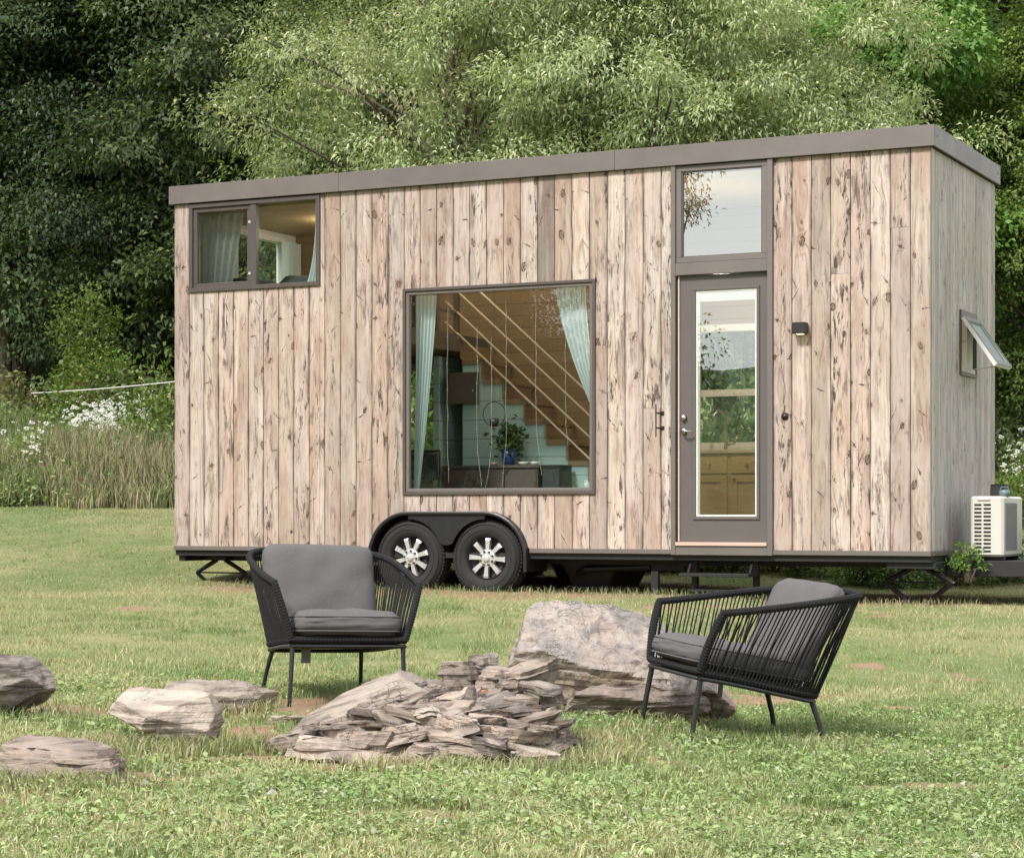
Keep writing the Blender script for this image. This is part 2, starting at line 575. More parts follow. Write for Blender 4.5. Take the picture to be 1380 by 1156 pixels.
M['oak'] = plain('honey_maple', (.46, .31, .165), .45, 0, .16, 7, .05)
M['counter'] = plain('pale_counter', (.50, .42, .33), .4, 0, .1)
M['backsplash'] = plain('cream_wall', (.50, .48, .42), .6)
M['rock_pale'] = rock_mat('pale_sandstone', (.37, .31, .255), (.25, .21, .175), (.41, .345, .285))
M['rock_slate'] = rock_mat('brown_slate', (.31, .25, .205), (.17, .138, .115), (.37, .295, .24), 1.5)
M['rock_grey'] = rock_mat('grey_slate', (.245, .205, .175), (.125, .105, .092), (.31, .26, .22), 1.5)
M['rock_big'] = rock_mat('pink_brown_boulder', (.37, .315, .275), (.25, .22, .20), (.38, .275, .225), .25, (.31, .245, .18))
M['leaf'] = leaf_mat('tree_leaf')
M['leaf_d'] = leaf_mat('woodland_leaf', .25, .55, 1.0, .2)
M['grass'] = leaf_mat('grass_blade', .22, .6, 1.0, .15)
M['glow'] = emis('lit_lamp_lens', (1, .86, .66), 9)
M['dimglow'] = emis('dim_lamp_lens', (1, .78, .45), 1.6)
M['fairy'] = plain('fairy_light_wire', (.42, .40, .33), .4, .2, .1)


def bark():
    t = NT('grey_brown_bark')
    c = t.coord()
    n = t.noise(t.vmath('MULTIPLY', c, (9., 9., 2.)), 1.5, 6, .7)
    b = t.ramp(n, [(.3, (.045, .035, .028)), (.6, (.14, .115, .09)), (.8, (.2, .17, .14))])
    t.principled(b, .9, 0, t.bump(n, .8, .03), .2)
    return t.m


M['bark'] = bark()


def planks(name, ca, cb, w, axis, rough=.5):
    """boards laid along an axis, with seams"""
    t = NT(name)
    c = t.sep(t.coord())
    q = t.math('DIVIDE', c[axis], w)
    fr = t.math('FRACT', q)
    idn = t.math('FLOOR', q)
    seam = t.math('ADD', t.ss(fr, .045, .0), t.ss(fr, .955, 1.))
    wn = t.n('ShaderNodeTexWhiteNoise', noise_dimensions='1D')
    t.link(idn, wn.inputs['W'])
    along = c[0] if axis != 0 else c[2]
    g = t.noise(t.comb(t.math('MULTIPLY', along, 1.2), t.math('MULTIPLY', q, 9.), t.math('MULTIPLY', c[1], 2.0)), 1.4, 4, .6)
    f = t.math('ADD', t.math('MULTIPLY', g, .8), t.math('MULTIPLY', t.math('SUBTRACT', wn.outputs[0], .5), .35), clamp=True)
    b = t.mix(f, ca, cb)
    kn = t.ss(t.noise(t.vmath('MULTIPLY', t.coord(), (5., 5., 9.)), 1.3, 2, .5), .70, .76)
    b = t.mix(t.math('MULTIPLY', kn, .5 if ca[0] > .3 and ca[2] < .25 else 0), b, (.10, .045, .02))
    b = t.mix(t.math('MULTIPLY', seam, .7), b, t.mix(1., b, (.3, .3, .3), 'MULTIPLY'))
    t.principled(b, rough, 0, t.bump(t.math('SUBTRACT', 1., seam), .4, .006), .4)
    return t.m


M['pine'] = planks('knotty_pine', (.245, .175, .10), (.155, .105, .06), .135, 2)
M['pineceil'] = planks('knotty_pine_ceiling', (.46, .33, .17), (.34, .23, .11), .12, 1)
M['mint'] = planks('mint_shiplap', (.35, .49, .46), (.30, .43, .405), .20, 2)
M['floorw'] = planks('oak_floor', (.30, .2, .12), (.22, .15, .09), .12, 1)


def fabric(name, col):
    t = NT(name)
    c = t.coord()
    w1 = t.noise(t.vmath('MULTIPLY', c, (420., 420., 60.)), 1, 2, .5)
    w2 = t.noise(t.vmath('MULTIPLY', c, (60., 60., 420.)), 1, 2, .5)
    w = t.math('ADD', w1, w2)
    b = t.vmath('SCALE', col)
    t.link(t.math('ADD', .72, t.math('MULTIPLY', w, .28)), b.node.inputs['Scale'])
    big = t.noise(c, 7, 5, .65, .6)
    t.principled(b, .92, 0, t.bump(t.math('ADD', t.math('MULTIPLY', w, .25), t.math('MULTIPLY', big, 3.)), .35, .006), .15)
    return t.m


M['cushion'] = fabric('grey_canvas', (.105, .099, .099))


def curtain_mat(name, col):
    t = NT(name)
    p = t.principled(col, .9, 0, None, .1)
    tr = t.n('ShaderNodeBsdfTranslucent'); tr.inputs[0].default_value = (*col, 1)
    tp = t.n('ShaderNodeBsdfTransparent')
    ms = t.n('ShaderNodeMixShader'); ms.inputs[0].default_value = .4
    t.link(p.outputs[0], ms.inputs[1]); t.link(tr.outputs[0], ms.inputs[2])
    m2 = t.n('ShaderNodeMixShader'); m2.inputs[0].default_value = .12
    t.link(ms.outputs[0], m2.inputs[1]); t.link(tp.outputs[0], m2.inputs[2])
    t.link(m2.outputs[0], t.out.inputs[0])
    return t.m


M['curtain'] = curtain_mat('sheer_pale_curtain', (.68, .77, .78))
M['gl_big'] = glass_mat('picture_window_glass', .05, (.84, .89, .87))
M['gl_loft'] = glass_mat('loft_window_glass', .08, (.85, .92, .88))
M['gl_screen'] = glass_mat('screened_glass', .10, (.50, .50, .46))
M['gl_trans'] = glass_mat('transom_glass', .33, (.55, .62, .60), .0, .10)
M['gl_door'] = glass_mat('door_glass', .24, (.86, .90, .86), .0, .06)
M['gl_out'] = glass_mat('plain_glass', .04, (.9, .95, .92))
M['gl_green'] = glass_mat('vent_window_glass', .03, (.32, .48, .36), .1, 0, 1.12)


def ground_mat():
    t = NT('lawn_soil')
    c = t.coord()
    n1 = t.noise(c, .55, 5, .6, .3)
    n2 = t.noise(c, 6, 6, .65)
    n3 = t.noise(c, 55, 4, .7)
    b = t.mix(t.ss(n1, .40, .62), (.15, .185, .070), (.26, .25, .12))
    b = t.mix(t.math('MULTIPLY', t.ss(n2, .50, .70), .6), b, (.27, .225, .13))
    b = t.mix(t.math('MULTIPLY', t.ss(n3, .45, .7), .45), b, (.075, .095, .035))
    d = t.ss(t.attr('dirt', 'Fac'), .25, .75)
    d2 = t.math('MULTIPLY', d, t.ss(n2, .35, .5))
    b = t.mix(d2, b, t.mix(n3, (.22, .135, .085), (.33, .22, .15)))
    t.principled(b, .95, 0, t.bump(t.math('ADD', n3, n2), .7, .02), .1)
    return t.m


M['ground'] = ground_mat()

# ------------------------------------------------------------------ dirt patches shared by ground and grass
DIRT = [(-.4, 9.3, 1.0, .95), (-1.05, 10.6, .5, .5), (-1.45, 8.8, .4, .35), (-2.3, 10.3, .6, .35), (1.0, 12.3, .9, .35), (-2.1, 7.6, .5, .35), (-1.3, 8.0, .3, .15),
        (3.5, 19.4, 1.1, .55), (-1.75, 11.2, .3, .2), (-2.0, 8.25, .5, .2), (1.5, 20.6, 3.2, 1.0), (-1.5, 22.0, 1.6, .9), (-.35, 7.25, .3, .12),
        ]


_rd = random.Random(44)
for _k in range(46):
    _y = _rd.uniform(8, 19.5)
    DIRT.append((_rd.uniform(-.26, .26) * _y, _y, _rd.uniform(.06, .30), _rd.uniform(.05, .20)))


def dirt(X, Y):
    X = np.asarray(X, float); Y = np.asarray(Y, float)
    d = np.zeros_like(X)
    for x, y, a, b in DIRT:
        q = ((X - x) / a) ** 2 + ((Y - y) / b) ** 2
        wob = .25 * np.sin(X * 7 + Y * 3) + .2 * np.sin(Y * 11 - X * 5)
        d = np.maximum(d, np.clip(1.35 - q * .8 + wob, 0, 1))
    # under the house
    dx, dy = X - HX, Y - HY
    s = -(dx * math.cos(TH) - dy * math.sin(TH))
    tt = dx * math.sin(TH) + dy * math.cos(TH)
    inside = smooth(-.1, .5, tt) * smooth(HW + .2, HW - .4, tt) * smooth(-.2, .5, s) * smooth(HL + .2, HL - .5, s)
    return np.maximum(d, inside)


def make_ground():
    def axis(lo, hi, a, b, fine, coarse):
        left = [a - (a - lo) * (k / coarse) ** 1.6 for k in range(coarse, 0, -1)]
        mid = list(np.arange(a, b, fine))
        right = [b + (hi - b) * (k / coarse) ** 1.6 for k in range(0, coarse + 1)]
        return np.array(left + mid + right)
    xs = axis(-420, 420, -9, 9, .12, 40)
    ys = axis(-330, 420, 5, 32, .12, 40)
    X, Y = np.meshgrid(xs, ys)
    Z = hz(X, Y)
    rngd = np.random.default_rng(5)
    Z = Z + rngd.normal(0, .006, Z.shape) * (np.abs(X) < 9.1)
    V = np.stack([X.ravel(), Y.ravel(), Z.ravel()], 1)
    nx, ny = len(xs), len(ys)
    i = np.arange(nx - 1)[None, :] + np.arange(ny - 1)[:, None] * nx
    i = i.ravel()
    F = np.stack([i, i + 1, i + 1 + nx, i + nx], 1)
    o = np_mesh('ground', V, F.ravel(), np.full(len(F), 4), M['ground'], smooth_=True)
    a = o.data.attributes.new('dirt', 'FLOAT', 'POINT')
    a.data.foreach_set('value', dirt(X.ravel(), Y.ravel()).astype(np.float32))
    tag(o, 'mown lawn rising gently towards the trees', None, None, 'structure')


make_ground()

# ------------------------------------------------------------------ THE HOUSE
HM = Matrix.Translation((HX, HY, 0)) @ Matrix.Rotation(-TH, 4, 'Z')
house = empty('tiny_house', (HX, HY, 0), -TH)
tag(house, 'tiny house on wheels clad in weathered vertical boards with a taupe metal roof edge', 'tiny house')


def s_of_x(px, t=0.):
    """distance along the front (from right corner) seen at pixel column px on the plane at depth t"""
    k = (px - 690) / FPX
    X0, Y0 = HX + t * math.sin(TH), HY + t * math.cos(TH)
    return (X0 - k * Y0) / (math.cos(TH) + k * math.sin(TH))


def z_of_y(py, s, t=0.):
    Y = HY + t * math.cos(TH) + s * math.sin(TH)
    return CAMZ + (HORIZ - py) * Y / FPX


# openings on the front: (s0, s1, z0, z1)
W1 = (6.35, 7.94, 3.14, 4.055)
W2 = (3.273, 5.363, .994, 3.042)
DR = (1.474, 2.480, .409, 4.07)
WC = [(5.285, .361), (4.43, .361)]        # wheel centres
FR_ = .455                                # fender radius


def fender_top(s):
    """lower limit of the boards at s"""
    a, b = WC[1][0], WC[0][0]
    zt = .361 + FR_
    if a <= s <= b: return zt
    e = (a - s) if s < a else (s - b)
    if e < FR_: return max(.361 + math.sqrt(FR_ ** 2 - e ** 2), WB)
    return WB


def boards_front():
    v, f, bc, tint = [], [], [], []
    rr = random.Random(11)
    base = [(0.455, 0.373, 0.324), (0.498, 0.426, 0.375), (0.430, 0.343, 0.291), (0.472, 0.383, 0.332), (0.420, 0.365, 0.316), (0.393, 0.313, 0.261), (0.507, 0.439, 0.387), (0.455, 0.373, 0.324)]
    n = 44
    w = HL / n
    dark_px = 735
    for i in range(n):
        s0, s1 = i * w + .0028, (i + 1) * w - .0028
        sm = (s0 + s1) / 2
        kk = rr.uniform(.86, 1.16)
        col = [c * kk * rr.uniform(.985, 1.015) for c in rr.choice(base)]
        rv = rr.random()
        spans = [(None, WT)]

        def piece(a, b, z0f, z1, key=0, cc=None):
            # z0f: function of s for the lower edge
            nonlocal v, f, bc, tint
            cc = cc or col
            k = 4 if callable(z0f) else 1
            ss_ = [a + (b - a) * j / k for j in range(k + 1)]
            zlo = [z0f(q) if callable(z0f) else z0f for q in ss_]
            t0, t1 = -.0 + rr.uniform(-.0015, .0015), .022
            base_i = len(v)
            b_ = .0022
            # outline going round: bottom points then top
            out = [(ss_[j], zlo[j]) for j in range(k + 1)] + [(b, z1), (a, z1)]
            m = len(out)
            ins = []
            for (q, zz) in out:
                qq = min(max(q, a + b_), b - b_)
                ins.append((qq, zz))
            ring0 = [(-q, t0, zz) for q, zz in ins]
            ring1 = [(-q, t0 + .003, zz) for q, zz in out]
            ring2 = [(-q, t1, zz) for q, zz in out]
            v += ring0 + ring1 + ring2
            for ring, src in ((ring0, ins), (ring1, out), (ring2, out)):
                for (q, zz) in src:
                    bc.append((q - sm, zz, rv + key * .137)); tint.append(cc)
            f.append([base_i + j for j in range(m)][::-1])
            for j in range(m):
                j2 = (j + 1) % m
                f.append([base_i + j, base_i + j2, base_i + m + j2, base_i + m + j])
                f.append([base_i + m + j, base_i + m + j2, base_i + 2 * m + j2, base_i + 2 * m + j])

        # cut where openings are
        cuts = sorted(set([s0, s1] + [q for o in (W1, W2, DR) for q in (o[0], o[1]) if s0 < q < s1]))
        for a, b in zip(cuts[:-1], cuts[1:]):
            mid = (a + b) / 2
            lowf = (lambda q: fender_top(q)) if (WC[1][0] - FR_ - .2 < mid < WC[0][0] + FR_ + .2) else WB
            holes = [(o[2], o[3]) for o in (W1, W2, DR) if o[0] < mid < o[1]]
            if not holes:
                # a few boards are made of two lengths
                if rr.random() < .16 and lowf == WB:
                    zc = rr.uniform(1.6, 3.4)
                    piece(a, b, WB, zc - .001)
                    kk = rr.uniform(.9, 1.08); c2 = [c * kk for c in rr.choice(base)]
                    piece(a, b, zc + .001, WT, 2, c2)
                else:
                    piece(a, b, lowf, WT)
            else:
                h0, h1 = holes[0]
                if h0 > WB + .02: piece(a, b, lowf, h0)
                cc = None
                if h1 < WT - .02:
                    if holes[0] == (W2[2], W2[3]):
                        pxm = 690 + FPX * (HX - mid * math.cos(TH)) / (HY + mid * math.sin(TH))
                        if 725 < pxm < 748: cc = (.205, .165, .14)
                        elif 770 < pxm < 795: cc = (.68, .60, .53)
                        else:
                            kk = rr.uniform(.92, 1.07); cc = [c * kk for c in rr.choice(base)]
                    piece(a, b, h1, WT, 3, cc)
    o = mesh_obj('front_cladding', v, f, M['siding'], house)
    setattrs(o, bc, tint)
    return o


def setattrs(o, bc, tint):
    me = o.data
    a = me.attributes.new('bc', 'FLOAT_VECTOR', 'POINT')
    a.data.foreach_set('vector', np.array(bc, np.float32).ravel())
    c = me.color_attributes.new('tint', 'FLOAT_COLOR', 'POINT')
    t = np.ones((len(tint), 4), np.float32); t[:, :3] = np.array(tint)
    c.data.foreach_set('color', t.ravel())


boards_front()

EW = (1.027, 1.647, 2.096, 2.71)


def boards_end(x, sign, name, hole=None, mat='siding_end'):
    """vertical boards on the plane x, facing sign"""
    v, f, bc, tint = [], [], [], []
    rr = random.Random(23 + int(x))
    n = 17
    w = HW / n
    for i in range(n):
        a, b = i * w + .002, (i + 1) * w - .002
        kk = rr.uniform(.70, 1.2); col = [c * kk for c in (.50, .455, .41)]
        rv = rr.random()
        segs = [(a, b, WB, WT)]
        if hole and b > hole[0] and a < hole[1]:
            segs = []
            if a < hole[0]: segs.append((a, hole[0], WB, WT))
            if b > hole[1]: segs.append((hole[1], b, WB, WT))
            aa, bb = max(a, hole[0]), min(b, hole[1])
            segs += [(aa, bb, WB, hole[2]), (aa, bb, hole[3], WT)]
        for q0, q1, z0, z1 in segs:
            m = MB()
            x0, x1 = (x - sign * .022, x + sign * rr.uniform(-.002, .002))
            m.bbox(x0, x1, q0, q1, z0, z1, .002)
            n0 = len(v)
            v += m.v
            f += [[k + n0 for k in q] for q in m.f]
            for p in m.v:
                bc.append((p[1] - (a + b) / 2, p[2], rv)); tint.append(col)
    o = mesh_obj(name, v, f, M[mat], house)
    setattrs(o, bc, tint)


boards_end(0., 1, 'end_cladding', EW)
# left end: window to the loft
LEW = (.75, 2.05, 3.22, 3.92)
boards_end(-HL, -1, 'end_cladding', LEW)


def P(s, t, z): return (-s, t, z)


def hbox(m, s0, s1, t0, t1, z0, z1, b=0.):
    if b: m.bbox(-s1, -s0, t0, t1, z0, z1, b)
    else: m.box(-s1, -s0, t0, t1, z0, z1)
    return m


# back wall (outer boards are never seen; painted panel) with openings
KW = (2.35, 3.35, 1.50, 2.75)      # kitchen window
BW = (6.15, 7.0, 1.45, 2.45)       # window below the loft


def wall_with_holes(name, mat, s0, s1, z0, z1, t0, t1, holes, parent=house):
    m = MB()
    ss_ = sorted(set([s0, s1] + [q for h in holes for q in h[:2] if s0 < q < s1]))
    for a, b in zip(ss_[:-1], ss_[1:]):
        mid = (a + b) / 2
        hs = sorted([(h[2], h[3]) for h in holes if h[0] < mid < h[1]])
        z = z0
        for h0, h1 in hs:
            if h0 > z: hbox(m, a, b, t0, t1, z, min(h0, z1))
            z = h1
        if z < z1: hbox(m, a, b, t0, t1, z, z1)
    return m.build(name, mat, parent)


wall_with_holes('back_wall', M['trim'], .03, HL - .03, WB, WT, HW - .02, HW, [KW, BW])
# inner skins
wall_with_holes('inner_lining', M['pine'], .05, HL - .05, .56, 4.0, 2.30, 2.36, [KW, BW])
wall_with_holes('inner_lining', M['backsplash'], .05, HL - .05, .56, 4.0, .085, .10, [W1, W2, (1.50, 2.455, .5, 4.0), (3.85, 5.87, .5, .93)])
m = MB()
hbox(m, .05, .075, .1, EW[0], .56, 4.0); hbox(m, .05, .075, EW[1], 2.3, .56, 4.0)
hbox(m, .05, .075, EW[0], EW[1], .56, EW[2]); hbox(m, .05, .075, EW[0], EW[1], EW[3], 4.0)
m.build('inner_lining', M['backsplash'], house)
m = MB()
hbox(m, HL - .075, HL - .05, .1, LEW[0], .56, 4.0); hbox(m, HL - .075, HL - .05, LEW[1], 2.3, .56, 4.0)
hbox(m, HL - .075, HL - .05, LEW[0], LEW[1], .56, LEW[2]); hbox(m, HL - .075, HL - .05, LEW[0], LEW[1], LEW[3], 4.0)
m.build('inner_lining', M['backsplash'], house)
# floor, ceiling, roof
m = MB(); hbox(m, .02, 3.85, .03, HW - .03, .47, .55); hbox(m, 5.87, HL - .02, .03, HW - .03, .47, .55); hbox(m, 3.851, 5.869, .42, HW - .42, .471, .549); m.build('floor_deck', M['floorw'], house)
hbox(MB(), .08, HL - .08, .11, 2.29, 4.0, 4.03).build('ceiling_lining', M['pineceil'], house)
hbox(MB(), -.02, HL + .02, -.02, HW + .02, 4.09, 4.215).build('roof', M['ply'], house)
# fascia: metal roof edge, pieces butted, slightly proud
FT = 4.262
m = MB()
ov = .045
hbox(m, -ov, 3.049, -ov, -ov + .02, 4.072, FT, .003)
m.build('fascia', M['trim'], house)
m = MB(); hbox(m, 3.051, 6.099, -ov, -ov + .02, 4.072, FT, .003); m.build('fascia', M['trim'], house)
m = MB(); hbox(m, 6.101, HL + ov, -ov, -ov + .02, 4.072, FT, .003); m.build('fascia', M['trim'], house)
m = MB()
m.bbox(ov - .02, ov, -ov + .021, HW + ov, 4.072, FT, .003)
o = m.build('fascia', M['trim'], house)
for t in (.06, HW - .06):
    m = MB(); m.box(ov, ov + .004, t - .008, t + .008, 4.165, 4.181); m.build('rivet', M['darkmetal'], o)
m = MB(); m.bbox(-HL - ov, -HL - ov + .02, -ov + .021, HW + ov, 4.072, FT, .003); m.build('fascia', M['trim'], house)
m = MB(); hbox(m, -ov + .021, HL + ov - .021, HW + ov - .02, HW + ov, 4.072, FT); m.build('fascia', M['trim'], house)
m = MB(); hbox(m, -ov + .022, HL + ov - .022, -ov + .021, HW + ov - .021, 4.216, 4.24); m.build('roof_membrane', M['ply'], house)
# soffit strip that hides the joint
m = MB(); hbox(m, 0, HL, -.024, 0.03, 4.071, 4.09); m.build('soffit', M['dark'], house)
# skirt trim below the boards, broken by the fender
for a, b in ((-.006, DR[0] - .002), (DR[1] + .002, WC[1][0] - FR_ - .01), (WC[0][0] + FR_ + .01, HL + .006)):
    m = MB(); hbox(m, a, b, -.016, .03, WB - .045, WB - .001, .003); m.build('base_trim', M['trim'], house)
m = MB(); m.bbox(-.02, .016, .031, HW, WB - .045, WB - .001, .003); m.build('base_trim', M['trim'], house)
m = MB(); m.bbox(-HL - .016, -HL + .02, .031, HW, WB - .045, WB - .001, .003); m.build('base_trim', M['trim'], house)
# corner bead
m = MB(); m.bbox(-.001, .0035, -.0035, .018, WB, 4.07, .001); m.build('corner_bead', M['siding_end'], house)
o = house.children[-1]
setattrs(o, [(p.co.y, p.co.z, .3) for p in o.data.vertices], [(.52, .45, .39)] * len(o.data.vertices))


# --- windows ----------------------------------------------------------------
def frame_ring(m, s0, s1, z0, z1, w, t0, t1, b=.003):
    hbox(m, s0, s1, t0, t1, z1 - w, z1, b)
    hbox(m, s0, s1, t0, t1, z0, z0 + w, b)
    hbox(m, s0, s0 + w, t0, t1, z0 + w, z1 - w, b)
    hbox(m, s1 - w, s1, t0, t1, z0 + w, z1 - w, b)


def glass(name, mat, s0, s1, z0, z1, t, parent, th=.005):
    # a single thin sheet
    v = [P(s0, t, z0), P(s1, t, z0), P(s1, t, z1), P(s0, t, z1)]
    return mesh_obj(name, v, [(0, 1, 2, 3)], mat, parent)


# picture window
s0, s1, z0, z1 = W2
m = MB(); frame_ring(m, s0 - .008, s1 + .008, z0 - .008, z1 + .008, .030, -.022, .06)
fw = m.build('picture_window', M['frame'], house)
m = MB(); frame_ring(m, s0 + .023, s1 - .023, z0 + .023, z1 - .023, .032, -.006, .05); m.build('sash', M['trim'], fw)
glass('pane', M['gl_big'], s0 + .05, s1 - .05, z0 + .05, z1 - .05, .02, fw)
m = MB(); frame_ring(m, s0 - .0, s1 + .0, z0 - .0, z1 + .0, .02, .062, .10); m.build('jamb', M['backsplash'], fw)
# small pale emblem sticker in the lower corner of the pane
m = MB()
cx, cz = s0 + .10, z0 + .095
m.tube([(-(cx + .020 * math.cos(a)), .016, cz + .027 * math.sin(a)) for a in np.linspace(0, 2 * PI, 17)[:-1]], .003, 5, closed=True)
m.prism_xz([(-cx - .010, cz - .012), (-cx + .010, cz - .012), (-cx + .008, cz + .004), (-cx, cz + .014), (-cx - .008, cz + .004)], .014, .017)
m.build('sticker', M['ceramic'], fw)

# loft window: two lights
s0, s1, z0, z1 = W1
m = MB(); frame_ring(m, s0 - .008, s1 + .008, z0 - .008, z1 + .008, .045, -.022, .06)
lw = m.build('loft_window', M['frame'], house)
sm_ = (s0 + s1) / 2 + .005
m = MB(); hbox(m, sm_ - .035, sm_ + .035, -.012, .05, z0 + .037, z1 - .037, .003); m.build('mullion', M['frame'], lw)
m = MB(); frame_ring(m, sm_ + .035, s1 - .037, z0 + .037, z1 - .037, .045, .0, .04); m.build('sash', M['frame'], lw)
for zc in (z0 + .16, z1 - .22):
    q = MB(); hbox(q, sm_ + .037, sm_ + .058, -.008, .0, zc - .012, zc + .012, .002); q.build('latch', M['white'], lw)
glass('pane', M['gl_screen'], sm_ + .08, s1 - .082, z0 + .082, z1 - .082, .02, lw)
glass('pane', M['gl_loft'], s0 + .037, sm_ - .035, z0 + .037, z1 - .037, .03, lw)

# door unit: casing, transom, door
s0, s1, z0, z1 = DR
ZT = 3.153      # underside of transom unit
m = MB()
hbox(m, s0, s0 + .052, -.030, .06, z0, z1, .003)
hbox(m, s1 - .045, s1, -.030, .06, z0, z1, .003)
hbox(m, s0 + .052, s1 - .045, -.028, .06, ZT - .115, ZT - .002, .003)
hbox(m, s0 + .052, s1 - .045, -.026, .06, z0, z0 + .085, .003)
dc = m.build('door_casing', M['trim'], house)
m = MB(); frame_ring(m, s0 + .055, s1 - .048, ZT + .001, z1 - .004, .052, -.012, .05)
tw = m.build('transom_window', M['trim'], house)
m = MB(); frame_ring(m, s0 + .106, s1 - .099, ZT + .052, z1 - .055, .012, -.004, .04); m.build('glazing_bead', M['frame'], tw)
glass('pane', M['gl_trans'], s0 + .117, s1 - .110, ZT + .063, z1 - .066, .015, tw)
# threshold
m = MB(); hbox(m, s0 + .054, s1 - .047, -.042, .06, z0 + .087, z0 + .122, .003); m.build('threshold', M['threshold'], dc)
# door slab with lite
ds0, ds1 = s0 + .066, s1 - .075
dz0, dz1 = z0 + .128, ZT - .117
l0, l1 = s_of_x(1020) , s_of_x(936)
lz0, lz1 = z_of_y(697, l1), z_of_y(391, l1)
m = MB()
for a, b, c, d in ((ds0, l0, dz0, dz1), (l1, ds1, dz0, dz1), (l0, l1, dz0, lz0), (l0, l1, lz1, dz1)):
    hbox(m, a, b, .022, .062, c, d)
door = m.build('door', M['door'], house)
m = MB(); frame_ring(m, l0 - .022, l1 + .022, lz0 - .022, lz1 + .022, .030, .008, .0215, .004); m.build('lite_frame', M['door'], door)
m = MB(); frame_ring(m, l0 + .008, l1 - .008, lz0 + .008, lz1 - .008, .016, .020, .04, .002)
hbox(m, l1 - .046, l1 - .024, .024, .04, lz0 + .024, lz1 - .024)
hbox(m, l0 + .024, l1 - .046, .026, .045, lz1 - .11, lz1 - .024)
m.build('blind', M['white'], door)
glass('pane', M['gl_door'], l0 + .01, l1 - .01, lz0 + .01, lz1 - .01, .022, door)
m = MB(); hbox(m, s1 - .074, s1 - .060, .004, .05, dz0, dz1); m.build('door_stop', M['threshold'], dc)
m = MB(); hbox(m, s1 - .059, s1 - .046, .01, .05, dz0, dz1); m.build('weatherstrip', M['dark'], dc)
# hardware
hs = s_of_x(921); hzz = z_of_y(563, hs)
m = MB(); m.lathe_y([(0, -.012), (.022, -.012), (.027, -.004), (.030, .022), (.0, .022)], -hs, hzz, 20); m.lathe_y([(0, -.018), (.006, -.018), (.008, -.012)], -hs, hzz, 10)
m.build('deadbolt', M['chrome'], door, True)
hz2 = z_of_y(581, hs)
m = MB(); m.lathe_y([(0, -.004), (.024, -.004), (.028, .004), (.028, .022), (0, .022)], -hs, hz2, 20)
m.tube([(-hs, -.004, hz2), (-hs, -.045, hz2), (-hs + .02, -.055, hz2), (-hs + .105, -.050, hz2 - .008)], [.009, .009, .010, .007], 8)
m.build('handle', M['chrome'], door, True)

# awning window on the end
t0, t1, z0, z1 = EW
m = MB()
for a, b, c, d in ((t0, t0 + .035, z0, z1), (t1 - .035, t1, z0, z1), (t0 + .035, t1 - .035, z0, z0 + .035), (t0 + .035, t1 - .035, z1 - .07, z1)):
    m.bbox(-.05, .018, a, b, c, d, .003)
aw = m.build('awning_window', M['frame'], house)
m = MB()
m.bbox(-.05, .01, t0 + .036, t1 - .036, z0 + .036, z0 + .075, .003); m.bbox(-.05, .01, t0 + .036, t0 + .06, z0 + .076, z1 - .07, .002)
m.bbox(-.05, .01, (t0 + t1) / 2 - .05, (t0 + t1) / 2 + .16, z0 + .076, z1 - .07, .002)
m.build('inner_frame', M['white'], aw)
# swung out sash, hinged at the top
hl = .55
ang = R(34)
Ms = Matrix.Translation((.03, 0, z1 - .075)) @ Matrix.Rotation(-ang, 4, 'Y')
m = MB()
fr4 = ((t0 + .005, t0 + .055, 0, hl), (t1 - .055, t1 - .005, 0, hl), (t0 + .055, t1 - .055, 0, .05), (t0 + .055, t1 - .055, hl - .05, hl))
for a, b, c, d in fr4: m.box(-.018, .018, a, b, -d, -c, Ms)
sash = m.build('sash', M['white'], aw)
m = MB()
for a, b, c, d in fr4: m.box(.0185, .024, a, b, -d, -c, Ms)
m.build('outer_sash_face', M['sashout'], sash)
v = [Ms @ Vector(p) for p in ((.008, t0 + .055, -.05), (.008, t1 - .055, -.05), (.008, t1 - .055, -hl + .05), (.008, t0 + .055, -hl + .05))]
mesh_obj('pane', v, [(0, 1, 2, 3)], M['gl_green2'], sash)
tip = Ms @ Vector((0, t0 + .03, -hl * .96)); mid = Ms @ Vector((-.01, t0 + .03, -.22))
m = MB(); m.tube([(.0, t0 + .03, z0 + .30), mid], .006, 6); m.build('stay_arm', M['chrome'], aw)
m = MB(); m.tube([(.0, t0 + .2, z0 + .05), Ms @ Vector((-.01, t0 + .3, -hl + .02))], .004, 6); m.build('stay_arm', M['chrome'], aw)

# --- wall lamp, hook, outlet --------------------------------------------------
ls = s_of_x(1081); lz = z_of_y(443, ls)
m = MB(); hbox(m, ls - .065, ls + .065, -.11, -.012, lz - .052, lz + .052, .006); hbox(m, ls - .04, ls + .04, -.012, .0, lz - .04, lz + .04)
wl = m.build('wall_lamp', M['darkmetal'], house)
m = MB(); hbox(m, ls - .03, ls + .03, -.085, -.03, lz - .056, lz - .0525); m.build('lens', M['dimglow'], wl)
ks = s_of_x(888); kz = z_of_y(567, ks)
m = MB(); m.tube([(-ks, -.075, kz - .155), (-ks, -.075, kz + .155)], .0065, 8)
for dz in (-.07, .07):
    m.tube([(-ks, -.072, kz + dz), (-ks + .02, -.02, kz + dz), (-ks + .035, .0, kz + dz)], .008, 8)
    hbox(m, ks - .055, ks - .015, -.006, .001, kz + dz - .02, kz + dz + .02, .002)
m.build('cleat', M['black'], house)
os_ = s_of_x(1058); oz = z_of_y(561, os_)
m = MB(); m.lathe_y([(0, -.022), (.020, -.022), (.022, -.012), (.034, -.010), (.036, .001), (0, .001)], -os_, oz, 20)
m.build('inlet_cap', M['darkmetal'], house, True)

